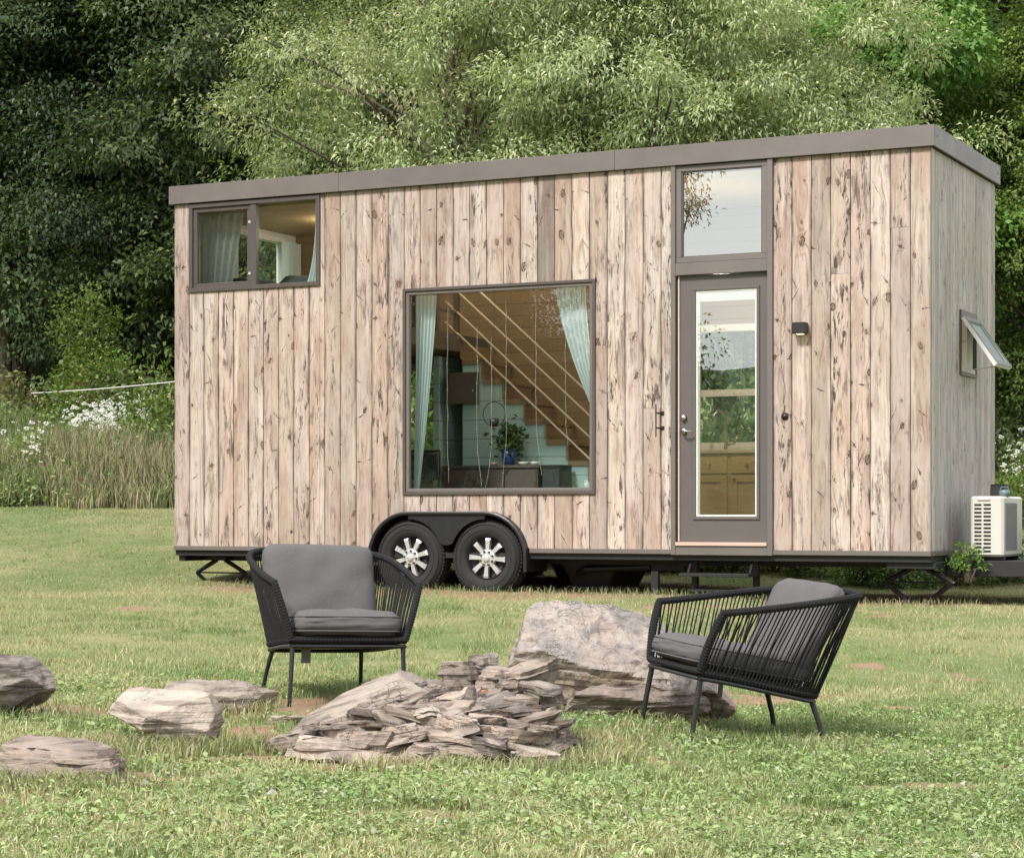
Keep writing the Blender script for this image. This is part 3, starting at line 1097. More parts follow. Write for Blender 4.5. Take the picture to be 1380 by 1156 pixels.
# --- running gear ----------------------------------------------------------------
def make_fender():
    m = MB()
    a, b = WC[1][0], WC[0][0]
    zc = WC[0][1]
    out, inn = [], []

    def path(rad, n=12, drop=.0):
        p = []
        for k in range(n + 1):
            w = PI * k / (2 * n)
            p.append((a - rad * math.cos(w), zc + rad * math.sin(w)))
        for k in range(n + 1):
            w = PI / 2 - PI * k / (2 * n)
            p.append((b + rad * math.cos(w), zc + rad * math.sin(w)))
        return p
    po = path(FR_ + .006); pi_ = path(FR_ - .028)
    po = [(po[0][0], zc - .13)] + po + [(po[-1][0], zc - .02)]
    pi_ = [(pi_[0][0], zc - .13)] + pi_ + [(pi_[-1][0], zc - .02)]
    n = len(po)
    tf, tb = -.075, .40
    v = []
    for (s, z), (s2, z2) in zip(po, pi_):
        v += [(-s, tf, z), (-s, tb, z), (-s2, tb, z2), (-s2, tf, z2), (-(s * .6 + s2 * .4), tf - .008, z * .6 + z2 * .4)]
    f = []
    for i in range(n - 1):
        for x, y in ((0, 1), (1, 2), (2, 3), (3, 4), (4, 0)):
            f.append((i * 5 + x, i * 5 + y, (i + 1) * 5 + y, (i + 1) * 5 + x))
    f.append((0, 1, 2, 3, 4)); f.append(tuple((n - 1) * 5 + k for k in (4, 3, 2, 1, 0)))
    m.add(v, f)
    # teardrop plate between the wheels
    mid = (a + b) / 2
    top = zc + FR_ - .03
    poly = [(-(a + .02), top), ]
    lower = []
    for k in range(0, 25):
        u = -1 + 2 * k / 24
        s = mid + u * (b - a) * .5
        r_ = .385
        da = math.sqrt(max(r_ ** 2 - min(abs(s - a), abs(s - b)) ** 2, 0))
        zl = zc + da
        # round the cusp
        zl = zl if abs(u) > .16 else zc + math.sqrt(r_ ** 2 - ((b - a) * .5 * .84) ** 2) - .012 * (1 - (u / .16) ** 2)
        lower.append((s, min(zl, top - .001)))
    v = [(-s, -.058, top) for s, z in lower] + [(-s, -.058, z) for s, z in lower]
    v += [(p[0], -.045, p[2]) for p in v]
    k = len(lower)
    f = []
    for i in range(k - 1):
        f.append((i, i + 1, k + i + 1, k + i)); f.append((2 * k + i, 3 * k + i, 3 * k + i + 1, 2 * k + i + 1))
        f.append((k + i, k + i + 1, 3 * k + i + 1, 3 * k + i))
    m.add(v, f)
    return m.build('fender', M['fender'], house)


make_fender()


def make_wheel(s, z, t=-.03, flip=False):
    root = MB()
    w = .225
    r_ = .357
    # tyre
    prof = [(.205, t + .02), (.215, t + .004), (.25, t - .010), (.30, t - .012), (.332, t + .0), (.350, t + .022), (.357, t + .05), (.357, t + w - .05),
            (.350, t + w - .022), (.30, t + w + .01), (.21, t + w)]
    if flip: prof = [(a, 2 * t + w - b) for a, b in prof]
    ty = MB().lathe_y(prof, 0, 0, 56)
    tyre = ty.build('tyre', M['tyre'], None, True)
    # tread blocks and raised sidewall ring inside the same mesh
    q = MB(); q.v = [tuple(v.co) for v in tyre.data.vertices]; q.f = [tuple(p.vertices) for p in tyre.data.polygons]
    nb = 60
    for k in range(nb):
        a = 2 * PI * k / nb
        for (y0, y1, off) in ((t + .028, t + .075, 0), (t + .082, t + .14, .5), (t + .147, t + w - .028, 0)):
            ang = a + off * 2 * PI / nb
            Mx = Matrix.Rotation(-ang, 4, 'Y')
            q.box(.352, .3635, y0, y1, -.013, .013, Mx)
    for rr_ in (.268, .318):
        q.lathe_y([(rr_ - .004, t - .0115), (rr_, t - .0155), (rr_ + .004, t - .0115)], 0, 0, 56)
    bpy.data.objects.remove(tyre)
    wheel = empty('wheel'); wheel.parent = house
    wheel.location = (-s, 0, z)
    mesh = q.build('tyre', M['tyre'], wheel)
    mesh.data.polygons.foreach_set('use_smooth', [len(p.vertices) == 4 and i < 56 * 11 for i, p in enumerate(mesh.data.polygons)])
    sgn = 1
    m = MB().lathe_y([(.0, t + .075), (.13, t + .085), (.188, t + .075), (.196, t + .03), (.208, t + .012), (.214, t + .006)], 0, 0, 48)
    dk = m.build('rim', M['rimdark'], wheel, True)
    m = MB()
    for k in range(8):
        a = 2 * PI * (k + .35) / 8
        Mx = Matrix.Rotation(-a, 4, 'Y')
        # spoke: tapered, forked towards the rim
        y = t + .028
        v = [(.055, y - .006, -.016), (.055, y - .006, .016), (.17, y - .012, .022), (.188, y - .004, .026), (.188, y - .004, -.026), (.17, y - .012, -.022),
             (.055, y + .04, -.014), (.055, y + .04, .014), (.17, y + .04, .018), (.188, y + .045, .02), (.188, y + .045, -.02), (.17, y + .04, -.018)]
        v = [Mx @ Vector(p) for p in v]
        m.add(v, [(0, 1, 2, 5), (5, 2, 3, 4), (0, 6, 7, 1), (1, 7, 8, 2), (2, 8, 9, 3), (3, 9, 10, 4), (4, 10, 11, 5), (5, 11, 6, 0)])
    m.lathe_y([(.0, t + .012), (.06, t + .014), (.084, t + .022), (.088, t + .05)], 0, 0, 32)
    m.build('spoke_face', M['rim'], dk)
    for k in range(8):
        a = 2 * PI * (k + .85) / 8
        m = MB().lathe_y([(0, t - .002), (.009, t - .001), (.0105, t + .004), (.0105, t + .03)], .066 * math.cos(a), .066 * math.sin(a), 8)
        m.build('lug_nut', M['black'], dk)
    m = MB().lathe_y([(0, t - .014), (.020, t - .013), (.034, t - .006), (.038, t + .004), (.040, t + .02)], 0, 0, 6)
    m.build('hub_cap', M['rim'], dk)
    return wheel


w1 = make_wheel(*WC[0])
w2 = copy_tree(w1, house); w2.location = (-WC[1][0], 0, WC[1][1]); w2.rotation_euler = (0, R(19), 0)
for s, z in WC:
    q = copy_tree(w1, house); q.location = (-s, HW, z); q.rotation_euler = (0, 0, PI)

for q in list(house.children):
    if q.name.startswith('wheel') and q.type == 'EMPTY': q.scale = (1.045, 1., 1.045)
# chassis
m = MB()
for t in (.42, HW - .5): hbox(m, .0, HL - .02, t, t + .08, .30, .465)
for k in range(11): hbox(m, .3 + k * .75, .36 + k * .75, .501, HW - .501, .36, .45)
hbox(m, .0, HL, .02, .06, .36, .415); hbox(m, 0, HL, HW - .06, HW - .02, .33, .415)
hbox(m, HL - .09, HL - .015, .061, HW - .061, .30, .41); hbox(m, -.0, .06, .061, HW - .061, .30, .41)
m.build('chassis', M['chassis'], house)
m = MB()
for s, z in WC: m.tube([(-s, .15, z), (-s, HW - .15, z)], .04, 10)
m.build('axle', M['chassis'], house)
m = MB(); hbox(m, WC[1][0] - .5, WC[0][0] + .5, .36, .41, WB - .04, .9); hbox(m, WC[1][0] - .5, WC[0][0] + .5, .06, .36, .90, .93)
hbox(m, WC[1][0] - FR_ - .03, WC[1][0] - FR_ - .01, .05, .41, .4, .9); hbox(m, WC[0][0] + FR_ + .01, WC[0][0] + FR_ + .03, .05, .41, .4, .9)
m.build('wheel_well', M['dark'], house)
# grey holding tank
sa, sb = s_of_x(840, .6), s_of_x(748, .6)
m = MB()
m.v = []
zt_, zb_ = .42, .035
top = [(-sa, .55, zt_), (-sb, .55, zt_), (-sb, 1.5, zt_), (-sa, 1.5, zt_)]
bot = [(-sa - .17, .65, zb_), (-sb + .17, .65, zb_), (-sb + .17, 1.4, zb_), (-sa - .17, 1.4, zb_)]
m.add(top + bot, [(0, 3, 2, 1)[::-1], (4, 5, 6, 7)[::-1], (0, 1, 5, 4), (1, 2, 6, 5), (2, 3, 7, 6), (3, 0, 4, 7)])
tk = m.build('holding_tank', M['black'], house)
bv = tk.modifiers.new('b', 'BEVEL'); bv.width = .04; bv.segments = 3
# plumbing and boxes below floor
m = MB(); m.tube([(-2.9, .5, .28), (-3.6, .5, .25), (-3.7, .55, .2)], .035, 10); hbox(m, 2.55, 3.2, .5, .9, .24, .36, .01)
m.build('drain_pipe', M['black'], house)
# folding step under the door
sA, sB = s_of_x(1012, -.05), s_of_x(918, -.05)
zs = z_of_y(773, sA)
m = MB()
hbox(m, sA, sB, -.12, .16, zs - .03, zs, .004)
st_ = m.build('folding_step', M['chassis'], house)
m = MB()
for s in (sA + .03, sB - .05):
    m.tube([(-s, .0, zs), (-s, .12, .40)], .013, 6); hbox(m, s - .02, s + .03, .17, .23, zs - .16, .42)
hbox(m, sA + .04, sB - .06, -.02, .02, zs - .17, zs - .15); m.build('bracket', M['chassis'], st_)
# axle stand / post beside the tank
ps_ = s_of_x(881, .1)
m = MB(); hbox(m, ps_ - .035, ps_ + .035, .12, .17, .0, .25); hbox(m, ps_ - .1, ps_ + .1, .05, .25, -.03, .015); m.build('support_post', M['legmetal'], house)


def scissor_jack(s, t, w=.34, h=.36):
    m = MB()
    hbox(m, s - .1, s + .1, t - .06, t + .06, h - .02, h + .01)
    hbox(m, s - w * .55, s - w * .2, t - .07, t + .07, -.012, .012)
    hbox(m, s + w * .2, s + w * .55, t - .07, t + .07, -.012, .012)
    zm = h * .52
    for sg in (-1, 1):
        m.tube([(-s + sg * .05, t, h - .02), (-s + sg * w, t, zm)], [.026, .022], 4)
        m.tube([(-s + sg * w, t, zm), (-s + sg * w * .38, t, .01)], [.022, .026], 4)
    q = m.build('stabiliser_jack', M['chassis'], house)
    r_ = MB(); r_.tube([(-s - w, t, zm), (-s + w + .02, t, zm)], .008, 8); r_.build('screw_rod', M['darkmetal'], q)


scissor_jack(s_of_x(1238, .35), .35, .31, .33)
scissor_jack(s_of_x(298, .35), .35, .31, .33)
# trailer tongue: beam that runs out to the right
m = MB()
m.bbox(.0, 1.9, .50, .60, .225, .370, .006); m.bbox(.0, 1.9, 1.82, 1.92, .225, .370, .006)
m.box(.65, .73, .601, 1.819, .27, .335)
m.box(.02, 1.35, .601, 1.819, .336, .369)
m.bbox(-.42, .03, .06, .499, .30, .36, .005)
m.build('drawbar', M['chassis'], house)

# --- interior fixtures that belong to the house -------------------------------------
# stair against the back wall
st = empty('staircase'); st.parent = house
mside, mtread, mris = MB(), MB(), MB()
TS = 1.62
for k in range(-5, 5):
    a, b = 4.54 + .25 * k, 4.79 + .25 * k
    z = 1.80 + .22 * k
    if z < .7 or z > 2.6: continue
    hbox(mside, a, b, TS, TS + .03, .56, z - .062)
    hbox(mtread, a - .03, b + .002, TS - .012, 2.29, z - .06, z)
    hbox(mtread, b - .002, b + .022, TS - .010, 2.29, z + .001, z + .16)
mside.build('stair_side', M['mint'], st)
mtread.build('tread', M['pine'], st)
# railing bars
m = MB()
for j in range(4):
    f_ = lambda s: 1.84 + .225 * j + .88 * (s - 4.573)
    e = 5.74 if j < 3 else 5.5
    m.tube([P(3.3, TS - .02, f_(3.3)), P(e, TS - .02, f_(e))], .0125, 8)
m.build('handrail', M['counter'], st)
# loft slab and its guard
m = MB(); hbox(m, 5.58, HL - .08, .11, 2.29, 2.56, 2.70); lf = m.build('loft_floor', M['oak'], house)
m = MB(); hbox(m, 5.56, 5.579, .11, 2.29, 2.54, 2.72); m.build('loft_edge', M['walnut'], lf)
m = MB()
for t in (TS, 1.15, .7): m.box(-5.64, -5.59, t - .03, t + .03, 2.721, 3.55)
for z in (2.95, 3.2, 3.5): m.box(-5.63, -5.60, .4, TS - .031, z, z + .03)
m.build('guard_rail', M['walnut'], lf)
# partition under the loft
m = MB(); hbox(m, 5.815, 5.86, TS - .03, 2.29, .56, 2.50); hbox(m, 5.80, 5.87, TS - .05, TS - .031, .56, 2.50); m.build('partition', M['mint'], house)
m = MB(); hbox(m, 5.87, HL - .08, 2.27, 2.295, .56, BW[2] - .06); m.build('wainscot', M['backsplash'], house)
# frames of back windows
for (a, b, c, d) in (KW, BW):
    m = MB(); frame_ring(m, a - .03, b + .03, c - .03, d + .03, .075, 2.27, 2.42)
    if (a, b, c, d) == KW:
        hbox(m, a + .045, b - .045, 2.30, 2.36, 2.03, 2.10)
    f_ = m.build('back_window', M['white'], house)
    glass('pane', M['gl_out'], a + .03, b - .03, c + .03, d - .03, 2.39, f_)
m = MB()
for a, b, c, d in ((LEW[0], LEW[0] + .05, LEW[2], LEW[3]), (LEW[1] - .05, LEW[1], LEW[2], LEW[3]), (LEW[0], LEW[1], LEW[2] - .03, LEW[2] + .03), (LEW[0], LEW[1], LEW[3] - .03, LEW[3] + .03)):
    m.box(-HL + .003, -HL + .1, a, b, c, d)
f_ = m.build('end_window', M['white'], house)
x = -HL + .03
mesh_obj('pane', [(x, LEW[0] + .04, LEW[2]), (x, LEW[1] - .04, LEW[2]), (x, LEW[1] - .04, LEW[3]), (x, LEW[0] + .04, LEW[3])], [(0, 1, 2, 3)], M['gl_out'], f_)
# recessed ceiling lamps (lit in the photograph)
for s, t in ((1.6, 1.3), (2.9, 1.1), (6.9, 1.25), (4.6, 1.0)):
    m = MB(); m.lathe_z([(.0, 3.992), (.055, 3.992), (.07, 3.998)], -s, t, 20)
    m.build('ceiling_lamp', M['glow'], house)


# ---- loose things inside the house ----------------------------------------------
def inside(o):
    """place an object built in house coordinates"""
    o.location = (HX, HY, 0); o.rotation_euler = (0, 0, -TH)
    return o


def based(name, mbase):
    """Empty whose origin is at a house coordinate"""
    w = HM @ Vector(mbase)
    return empty(name, w, -TH)


def curtain(name, label, s_a, s_b, z0, z1, t, gather=1.0, ztie=None, side='left', n=46, amp=.028, sa2=None, sb2=None, sway=0):
    """hanging folds; top from s_a..s_b; narrows to sa2..sb2 at the bottom"""
    base = ((-(s_a + s_b) / 2), t, z0)
    v, f = [], []
    rows = 18
    for j in range(rows + 1):
        v_ = j / rows
        z = z1 + (z0 - z1) * v_
        e = v_ ** gather
        a = s_a + ((sa2 if sa2 is not None else s_a) - s_a) * e
        b = s_b + ((sb2 if sb2 is not None else s_b) - s_b) * e
        for i in range(n + 1):
            q = i / n
            s = a + (b - a) * q
            y = amp * math.sin(q * 11 * PI + .5 * math.sin(v_ * 3)) + .25 * amp * math.sin(q * 31 + v_ * 2)
            v.append((-s - base[0], y, z - base[2]))
    for j in range(rows):
        for i in range(n):
            a0 = j * (n + 1) + i
            f.append((a0, a0 + 1, a0 + n + 2, a0 + n + 1))
    o = mesh_obj(name, v, f, M['curtain'], None, True)
    o.location = HM @ Vector(base); o.rotation_euler = (0, 0, -TH)
    tag(o, label, 'curtain')
    return o


# picture window: swept aside right one and a left one
curtain('curtain', 'pale sheer curtain hanging down the left side of the large picture window', 5.34, 5.10, 1.02, 3.0, .20, 1.3, sa2=5.36, sb2=5.31, amp=.02)
curtain('curtain', 'pale blue curtain swept to the right edge of the large picture window', 3.78, 3.46, 1.75, 3.02, .20, 1.5, sa2=3.36, sb2=3.30, amp=.02)
curtain('curtain', 'sheer curtain bunched at the left of the small loft window', 8.0, 7.42, 3.0, 3.98, .24, 1.0, sa2=7.98, sb2=7.62)
curtain('curtain', 'narrow white curtain at the right edge of the small loft window', 6.50, 6.36, 3.0, 3.98, .16, 2.5, sa2=6.68, sb2=6.38, amp=.015)
# curtain beside the end window of the loft, seen through the loft window
for k, (ta, tb, lab) in enumerate(((.55, .95, 'cream curtain left of the far loft window'), (1.85, 2.25, 'cream curtain right of the far loft window'))):
    v, f = [], []
    for j in range(7):
        for i in range(31):
            q = i / 30
            v.append((.02 * math.sin(q * 9 * PI), ta + (tb - ta) * q - (ta + tb) / 2, 3.9 - 1.15 * j / 6 - 2.75))
    for j in range(6):
        for i in range(30):
            a0 = j * 31 + i
            f.append((a0, a0 + 1, a0 + 32, a0 + 31))
    o = mesh_obj('curtain', v, f, M['curtain'], None, True)
    o.location = HM @ Vector((-HL + .17, (ta + tb) / 2, 2.75)); o.rotation_euler = (0, 0, -TH)
    tag(o, lab, 'curtain')


def cushion_mesh(w, d, h, n=14, p=3.2, seed=0, sag=0.):
    """soft box, rounded by a superellipse, with a seam line"""
    v, f = [], []
    idx = {}

    def pt(i, j, k):
        key = (i, j, k)
        if key in idx: return idx[key]
        x, y, z = 2 * i / n - 1, 2 * j / n - 1, 2 * k / n - 1
        q = (abs(x) ** p * abs(y) ** p)
        # pillow profile: thick in the middle, thinner at the rim
        edge = max(abs(x), abs(y))
        th = 1 - .42 * edge ** 4
        L = (abs(x) ** 9 + abs(y) ** 9) ** (1 / 9)
        sc_ = (edge / L) if L > 0 else 1
        X, Y = x * sc_, y * sc_
        rz = (1 - .10 * z * z * 0)
        kx = 1 - .07 * abs(z) ** 3 * (edge > .95)
        px = Vector((X * w / 2 * kx, Y * d / 2 * kx, z * h / 2 * th))
        nz = mnoise.noise(Vector((X * 2.2 + seed, Y * 2.2, z))) * .012 * (1 if edge < .99 else .4)
        px.z += nz * (1 if z > 0 else -1)
        px += Vector((mnoise.noise(Vector((Y * 3, z * 2, seed + 3.)))*.006, mnoise.noise(Vector((X * 3, z * 2, seed + 9.)))*.006, 0))
        idx[key] = len(v); v.append(tuple(px))
        return idx[key]
    for a in range(n):
        for b in range(n):
            f.append((pt(a, b, n), pt(a + 1, b, n), pt(a + 1, b + 1, n), pt(a, b + 1, n)))
            f.append((pt(a, b, 0), pt(a, b + 1, 0), pt(a + 1, b + 1, 0), pt(a + 1, b, 0)))
            f.append((pt(a, 0, b), pt(a + 1, 0, b), pt(a + 1, 0, b + 1), pt(a, 0, b + 1)))
            f.append((pt(a, n, b), pt(a, n, b + 1), pt(a + 1, n, b + 1), pt(a + 1, n, b)))
            f.append((pt(0, a, b), pt(0, a, b + 1), pt(0, a + 1, b + 1), pt(0, a + 1, b)))
            f.append((pt(n, a, b), pt(n, a + 1, b), pt(n, a + 1, b + 1), pt(n, a, b + 1)))
    return v, f


# bed in the loft
bed = based('bed', (-7.2, 1.2, 2.70)); tag(bed, 'low bed with dark bedding in the loft', 'bed')
v, f = cushion_mesh(1.5, 1.9, .30, 12); v = [(a, b, c + .15) for a, b, c in v]; mesh_obj('mattress', v, f, M['bedding'], bed, True)
for i, (s, lab) in enumerate(((7.55, 'dark pillow on the loft bed at the left pane'), (6.85, 'dark pillow on the loft bed at the right pane'))):
    v, f = cushion_mesh(.62, .4, .15, 10, seed=i)
    o = mesh_obj('pillow', v, f, M['bedding'], None, True)
    o.location = HM @ Vector((-s, .48, 3.17)); o.rotation_euler = (R(35), R(6), -TH); tag(o, lab, 'pillow')

# sideboard in the living area
sbA, sbB = s_of_x(726, 1.25), s_of_x(592, 1.25)
zt = z_of_y(627, (sbA + sbB) / 2, 1.25)
sb = based('sideboard', (-(sbA + sbB) / 2, 1.42, .55)); tag(sb, 'long dark wooden sideboard behind the picture window', 'sideboard')
hw = (sbB - sbA) / 2
hh = zt - .55
m = MB(); m.bbox(-hw, hw, -.17, .17, hh - .03, hh, .003); m.build('top', M['walnut'], sb)
m = MB(); m.box(-hw + .02, hw - .02, -.15, .16, .12, hh - .031); m.build('carcass', M['walnut'], sb)
for k in range(3):
    x0 = -hw + .03 + k * (2 * hw - .06) / 3
    m = MB(); m.bbox(x0 + .006, x0 + (2 * hw - .06) / 3 - .006, -.166, -.151, .14, hh - .05, .003); m.build('drawer_front', M['walnut'], sb)
for x in (-hw + .06, hw - .06):
    for y in (-.11, .11):
        m = MB(); m.tube([(x, y, 0), (x, y, .12)], [.014, .02], 8); m.build('leg', M['walnut'], sb)
# dark speaker box to the right
q = s_of_x(741, 1.25)
bx = based('speaker', (-q, 1.42, .55)); tag(bx, 'black box speaker beside the sideboard', 'speaker')
m = MB(); m.bbox(-.11, .11, -.14, .14, 0, hh - .0, .008); m.build('cabinet', M['black'], bx)
m = MB(); m.bbox(-.095, .095, -.147, -.141, .1, hh - .05, .003); m.build('grille', M['linen'], bx)
# pot plant
q = s_of_x(680, 1.3)
pt_ = based('potted_plant', (-q, 1.40, zt)); tag(pt_, 'bushy green houseplant in a blue pot on the sideboard', 'potted plant')
MB().lathe_z([(0, 0), (.06, 0), (.085, .17), (.078, .17), (.07, .15), (0, .15)], 0, 0, 20).build('pot', M['pot'], pt_, True)


def leaves_np(P0, D, Nn, L, W, fold=.25, droop=0.):
    """rhombic folded leaves. P0 base, D direction, Nn normal (unit), L,W arrays"""
    S = np.cross(D, Nn)
    S /= (np.linalg.norm(S, axis=1, keepdims=True) + 1e-9)
    Nn = np.cross(S, D)
    L = L[:, None]; W = W[:, None]
    mid = P0 + D * L * .45
    a = mid + S * W * .5 + Nn * W * fold
    b = mid - S * W * .5 + Nn * W * fold
    tip = P0 + D * L - Nn * L * droop
    tip[:, 2] -= (L[:, 0] * droop)
    V = np.stack([P0, a, tip, b], 1).reshape(-1, 3)
    n = len(P0)
    i = np.arange(n)[:, None] * 4
    F = (i + np.array([[0, 1, 2, 3]])).ravel()
    return V, F, np.full(n, 4)


rg = np.random.default_rng(3)
n = 340
P0 = rg.normal(0, 1, (n, 3)) * (.07, .07, .09) + (0.01, 0, .27)
D = rg.normal(0, 1, (n, 3)); D[:, 2] -= .3; D /= np.linalg.norm(D, axis=1, keepdims=True)
Nn = rg.normal(0, .5, (n, 3)) + (0, 0, 1)
V, F, K = leaves_np(P0, D, Nn, rg.uniform(.04, .09, n), rg.uniform(.025, .05, n))
np_mesh('foliage', V, F, K, M['leaf'], pt_, np.repeat(rg.uniform(.6, 1.2, (n, 1)), 4, 0) * (.06, .13, .035))
for px, w_, lab in ((659, .05, 'small white bowl left of the blue plant pot'), (700, .065, 'white bowl right of the blue plant pot'), (715, .055, 'low cream dish at the right end of the sideboard')):
    q = s_of_x(px, 1.25)
    o = MB().lathe_z([(0, 0), (w_ * .5, 0), (w_, .035), (w_ * .95, .035), (0, .01)], 0, 0, 18).build('bowl', M['ceramic'], None, True)
    o.location = HM @ Vector((-q, 1.36, zt)); tag(o, lab, 'bowl')
# hanging ring with small sphere
q = s_of_x(666, .55); zc = z_of_y(558, q, .55)
hp = based('hanging_planter', (-q, .55, zc)); tag(hp, 'black metal ring with a round pot hanging inside the picture window', 'hanging planter')
MB().tube([(.125 * math.cos(a), 0, .125 * math.sin(a)) for a in np.linspace(0, 2 * PI, 33)[:-1]], .005, 6, closed=True).build('ring', M['black'], hp)
MB().lathe_z([(0, -.13), (.035, -.12), (.05, -.085), (.04, -.045), (0, -.04)], 0, 0, 16).build('pot', M['black'], hp, True)
MB().tube([(0, 0, .125), (0, 0, .125 + 1.2)], .002, 4).build('cord', M['black'], hp)
# fairy light strings down the picture window
rr = random.Random(5)
for px, ytop, ybot in ((603, 400, 650), (643, 440, 655), (662, 455, 668), (682, 405, 655), (722, 385, 640), (762, 455, 600)):
    q = s_of_x(px, .14)
    m = MB()
    za, zb = z_of_y(ytop, q, .14), max(z_of_y(ybot, q, .14), 1.06)
    pts = []
    bend = rr.uniform(-.25, .25)
    for k in range(15):
        w = k / 14
        pts.append((rr.uniform(-.006, .006) + (bend * max(w - .75, 0)), rr.uniform(-.004, .004), (za - zb) * (1 - w)))
    m.tube(pts, .0022, 4)
    for p in pts[1::2]:
        m.box(p[0] - .004, p[0] + .004, p[1] - .004, p[1] + .004, p[2] - .005, p[2] + .005)
    o = m.build('fairy_light_string', M['fairy'])
    o.location = HM @ Vector((-q, .14, zb)); o.rotation_euler = (0, 0, -TH)
    tag(o, 'thin string of tiny lights hanging inside the picture window', 'fairy lights', 'fairy light strings in the picture window')
# framed picture on the wall
q = s_of_x(622, 1.55); zc = z_of_y(523, q, 1.55)
pf = based('wall_picture', (-q, 1.57, zc)); tag(pf, 'dark framed panel on the mint wall below the loft', 'picture')
MB().bbox(-.19, .19, 0, .03, -.17, .17, .004).build('frame', M['walnut'], pf)
MB().box(-.165, .165, -.004, -.0005, -.145, .145).build('panel', M['walnut'], pf)
# a chair seen through the lower left of the picture window
dk = based('desk_chair', (-5.55, .75, .55)); tag(dk, 'dark chair back at the lower left of the picture window', 'chair')
m = MB(); m.tube([(-.18, .0, .45), (-.2, .03, .70), (-.26, .06, .90)], .014, 6); m.tube([(.18, 0, .45), (.18, .03, .70), (.16, .06, .90)], .014, 6)
m.tube([(-.26, .06, .9), (.16, .06, .9)], .014, 6); m.build('back_frame', M['black'], dk)
MB().bbox(-.2, .2, -.4, .02, .42, .46, .01).build('seat', M['linen'], dk)
MB().bbox(-.19, .15, .03, .055, .6, .88, .01).build('backrest', M['linen'], dk)
for x in (-.17, .17):
    for y in (-.36, 0): MB().tube([(x, y, 0), (x, y, .42)], .012, 6).build('leg', M['black'], dk)

# kitchen: base cabinet with sink and tap, seen through the door
kc = based('kitchen_cabinet', (-2.75, 1.95, .55)); tag(kc, 'honey maple base cabinet with drawers seen through the door', 'kitchen cabinet')
MB().box(-1.0, .62, -.22, .33, .1, .86).build('carcass', M['oak'], kc)
MB().box(-1.0, .62, -.17, .33, 0.0, .099).build('plinth', M['walnut'], kc)
MB().bbox(-1.02, .64, -.25, .34, .862, .90, .006).build('counter', M['counter'], kc)
xk = -1.0
for k in range(4):
    x0 = -.98 + k * .40
    d_ = MB().bbox(x0 + .01, x0 + .37, -.240, -.221, .66, .83, .004).build('drawer_front', M['oak'], kc)
    MB().lathe_y([(0, -.262), (.012, -.262), (.009, -.24)], x0 + .19, .745, 10).build('knob', M['chrome'], d_)
    m = MB()
    m.bbox(x0 + .01, x0 + .37, -.240, -.221, .12, .19, .003); m.bbox(x0 + .01, x0 + .37, -.240, -.221, .57, .64, .003)
    m.bbox(x0 + .01, x0 + .08, -.240, -.221, .191, .569, .003); m.bbox(x0 + .30, x0 + .37, -.240, -.221, .191, .569, .003); m.box(x0 + .08, x0 + .30, -.229, -.221, .19, .57)
    d_ = m.build('cabinet_door', M['oak'], kc)
    MB().lathe_y([(0, -.262), (.012, -.262), (.009, -.24)], x0 + .05, .60, 10).build('knob', M['chrome'], d_)
q = s_of_x(978, 2.15)
tp = based('kitchen_tap', (-q, 2.15, 1.45)); tag(tp, 'brushed metal gooseneck tap in front of the kitchen window', 'tap')
MB().tube([(0, 0, 0), (0, 0, .34), (-.02, -.03, .40), (-.06, -.07, .42), (-.09, -.10, .38), (-.10, -.11, .27)], [.018, .016, .014, .014, .014, .018], 10).build('spout', M['chrome'], tp, True)
MB().tube([(.0, 0, .06), (.10, 0, .08), (.13, 0, .17)], [.012, .010, .008], 8).build('handle', M['chrome'], tp, True)

# ------------------------------------------------------------------ AIR CONDITIONER on the drawbar
ac = empty('air_conditioner', HM @ Vector((.37, .95, .3705)), -TH)
tag(ac, 'cream outdoor air conditioner unit standing on the trailer drawbar', 'air conditioner')
# local: x = outward along the drawbar; louvred narrow side faces the camera (-y)
aw_, ad_, ah_ = .30, .78, .585
m = MB(); m.bbox(-aw_ / 2, aw_ / 2, -ad_ / 2, ad_ / 2, .035, ah_, .02); m.build('casing', M['acwhite'], ac)
m = MB()
for k in range(13):
    z = .075 + k * .0352
    for x0, x1 in ((-.115, -.048), (-.03, .037)):
        m.box(x0, x1, -ad_ / 2 - .0022, -ad_ / 2 + .0, z, z + .018)
m.build('louvre_slots', M['dark'], ac)
m = MB(); m.bbox(-.085, .03, -ad_ / 2 - .012, -ad_ / 2 - .0005, ah_ - .038, ah_ - .018, .003); m.build('handle', M['acwhite'], ac)
m = MB(); m.box(aw_ / 2 + .0005, aw_ / 2 + .004, -ad_ / 2 + .08, ad_ / 2 - .24, .09, ah_ - .06)
for k in range(16): m.box(aw_ / 2 + .004, aw_ / 2 + .008, -ad_ / 2 + .085 + k * .028, -ad_ / 2 + .089 + k * .028, .09, ah_ - .06)
m.build('coil_grille', M['acgrey'], ac)
for y in (-.28, .28): MB().bbox(-.14, .14, y - .03, y + .03, 0, .034, .004).build('foot', M['black'], ac)
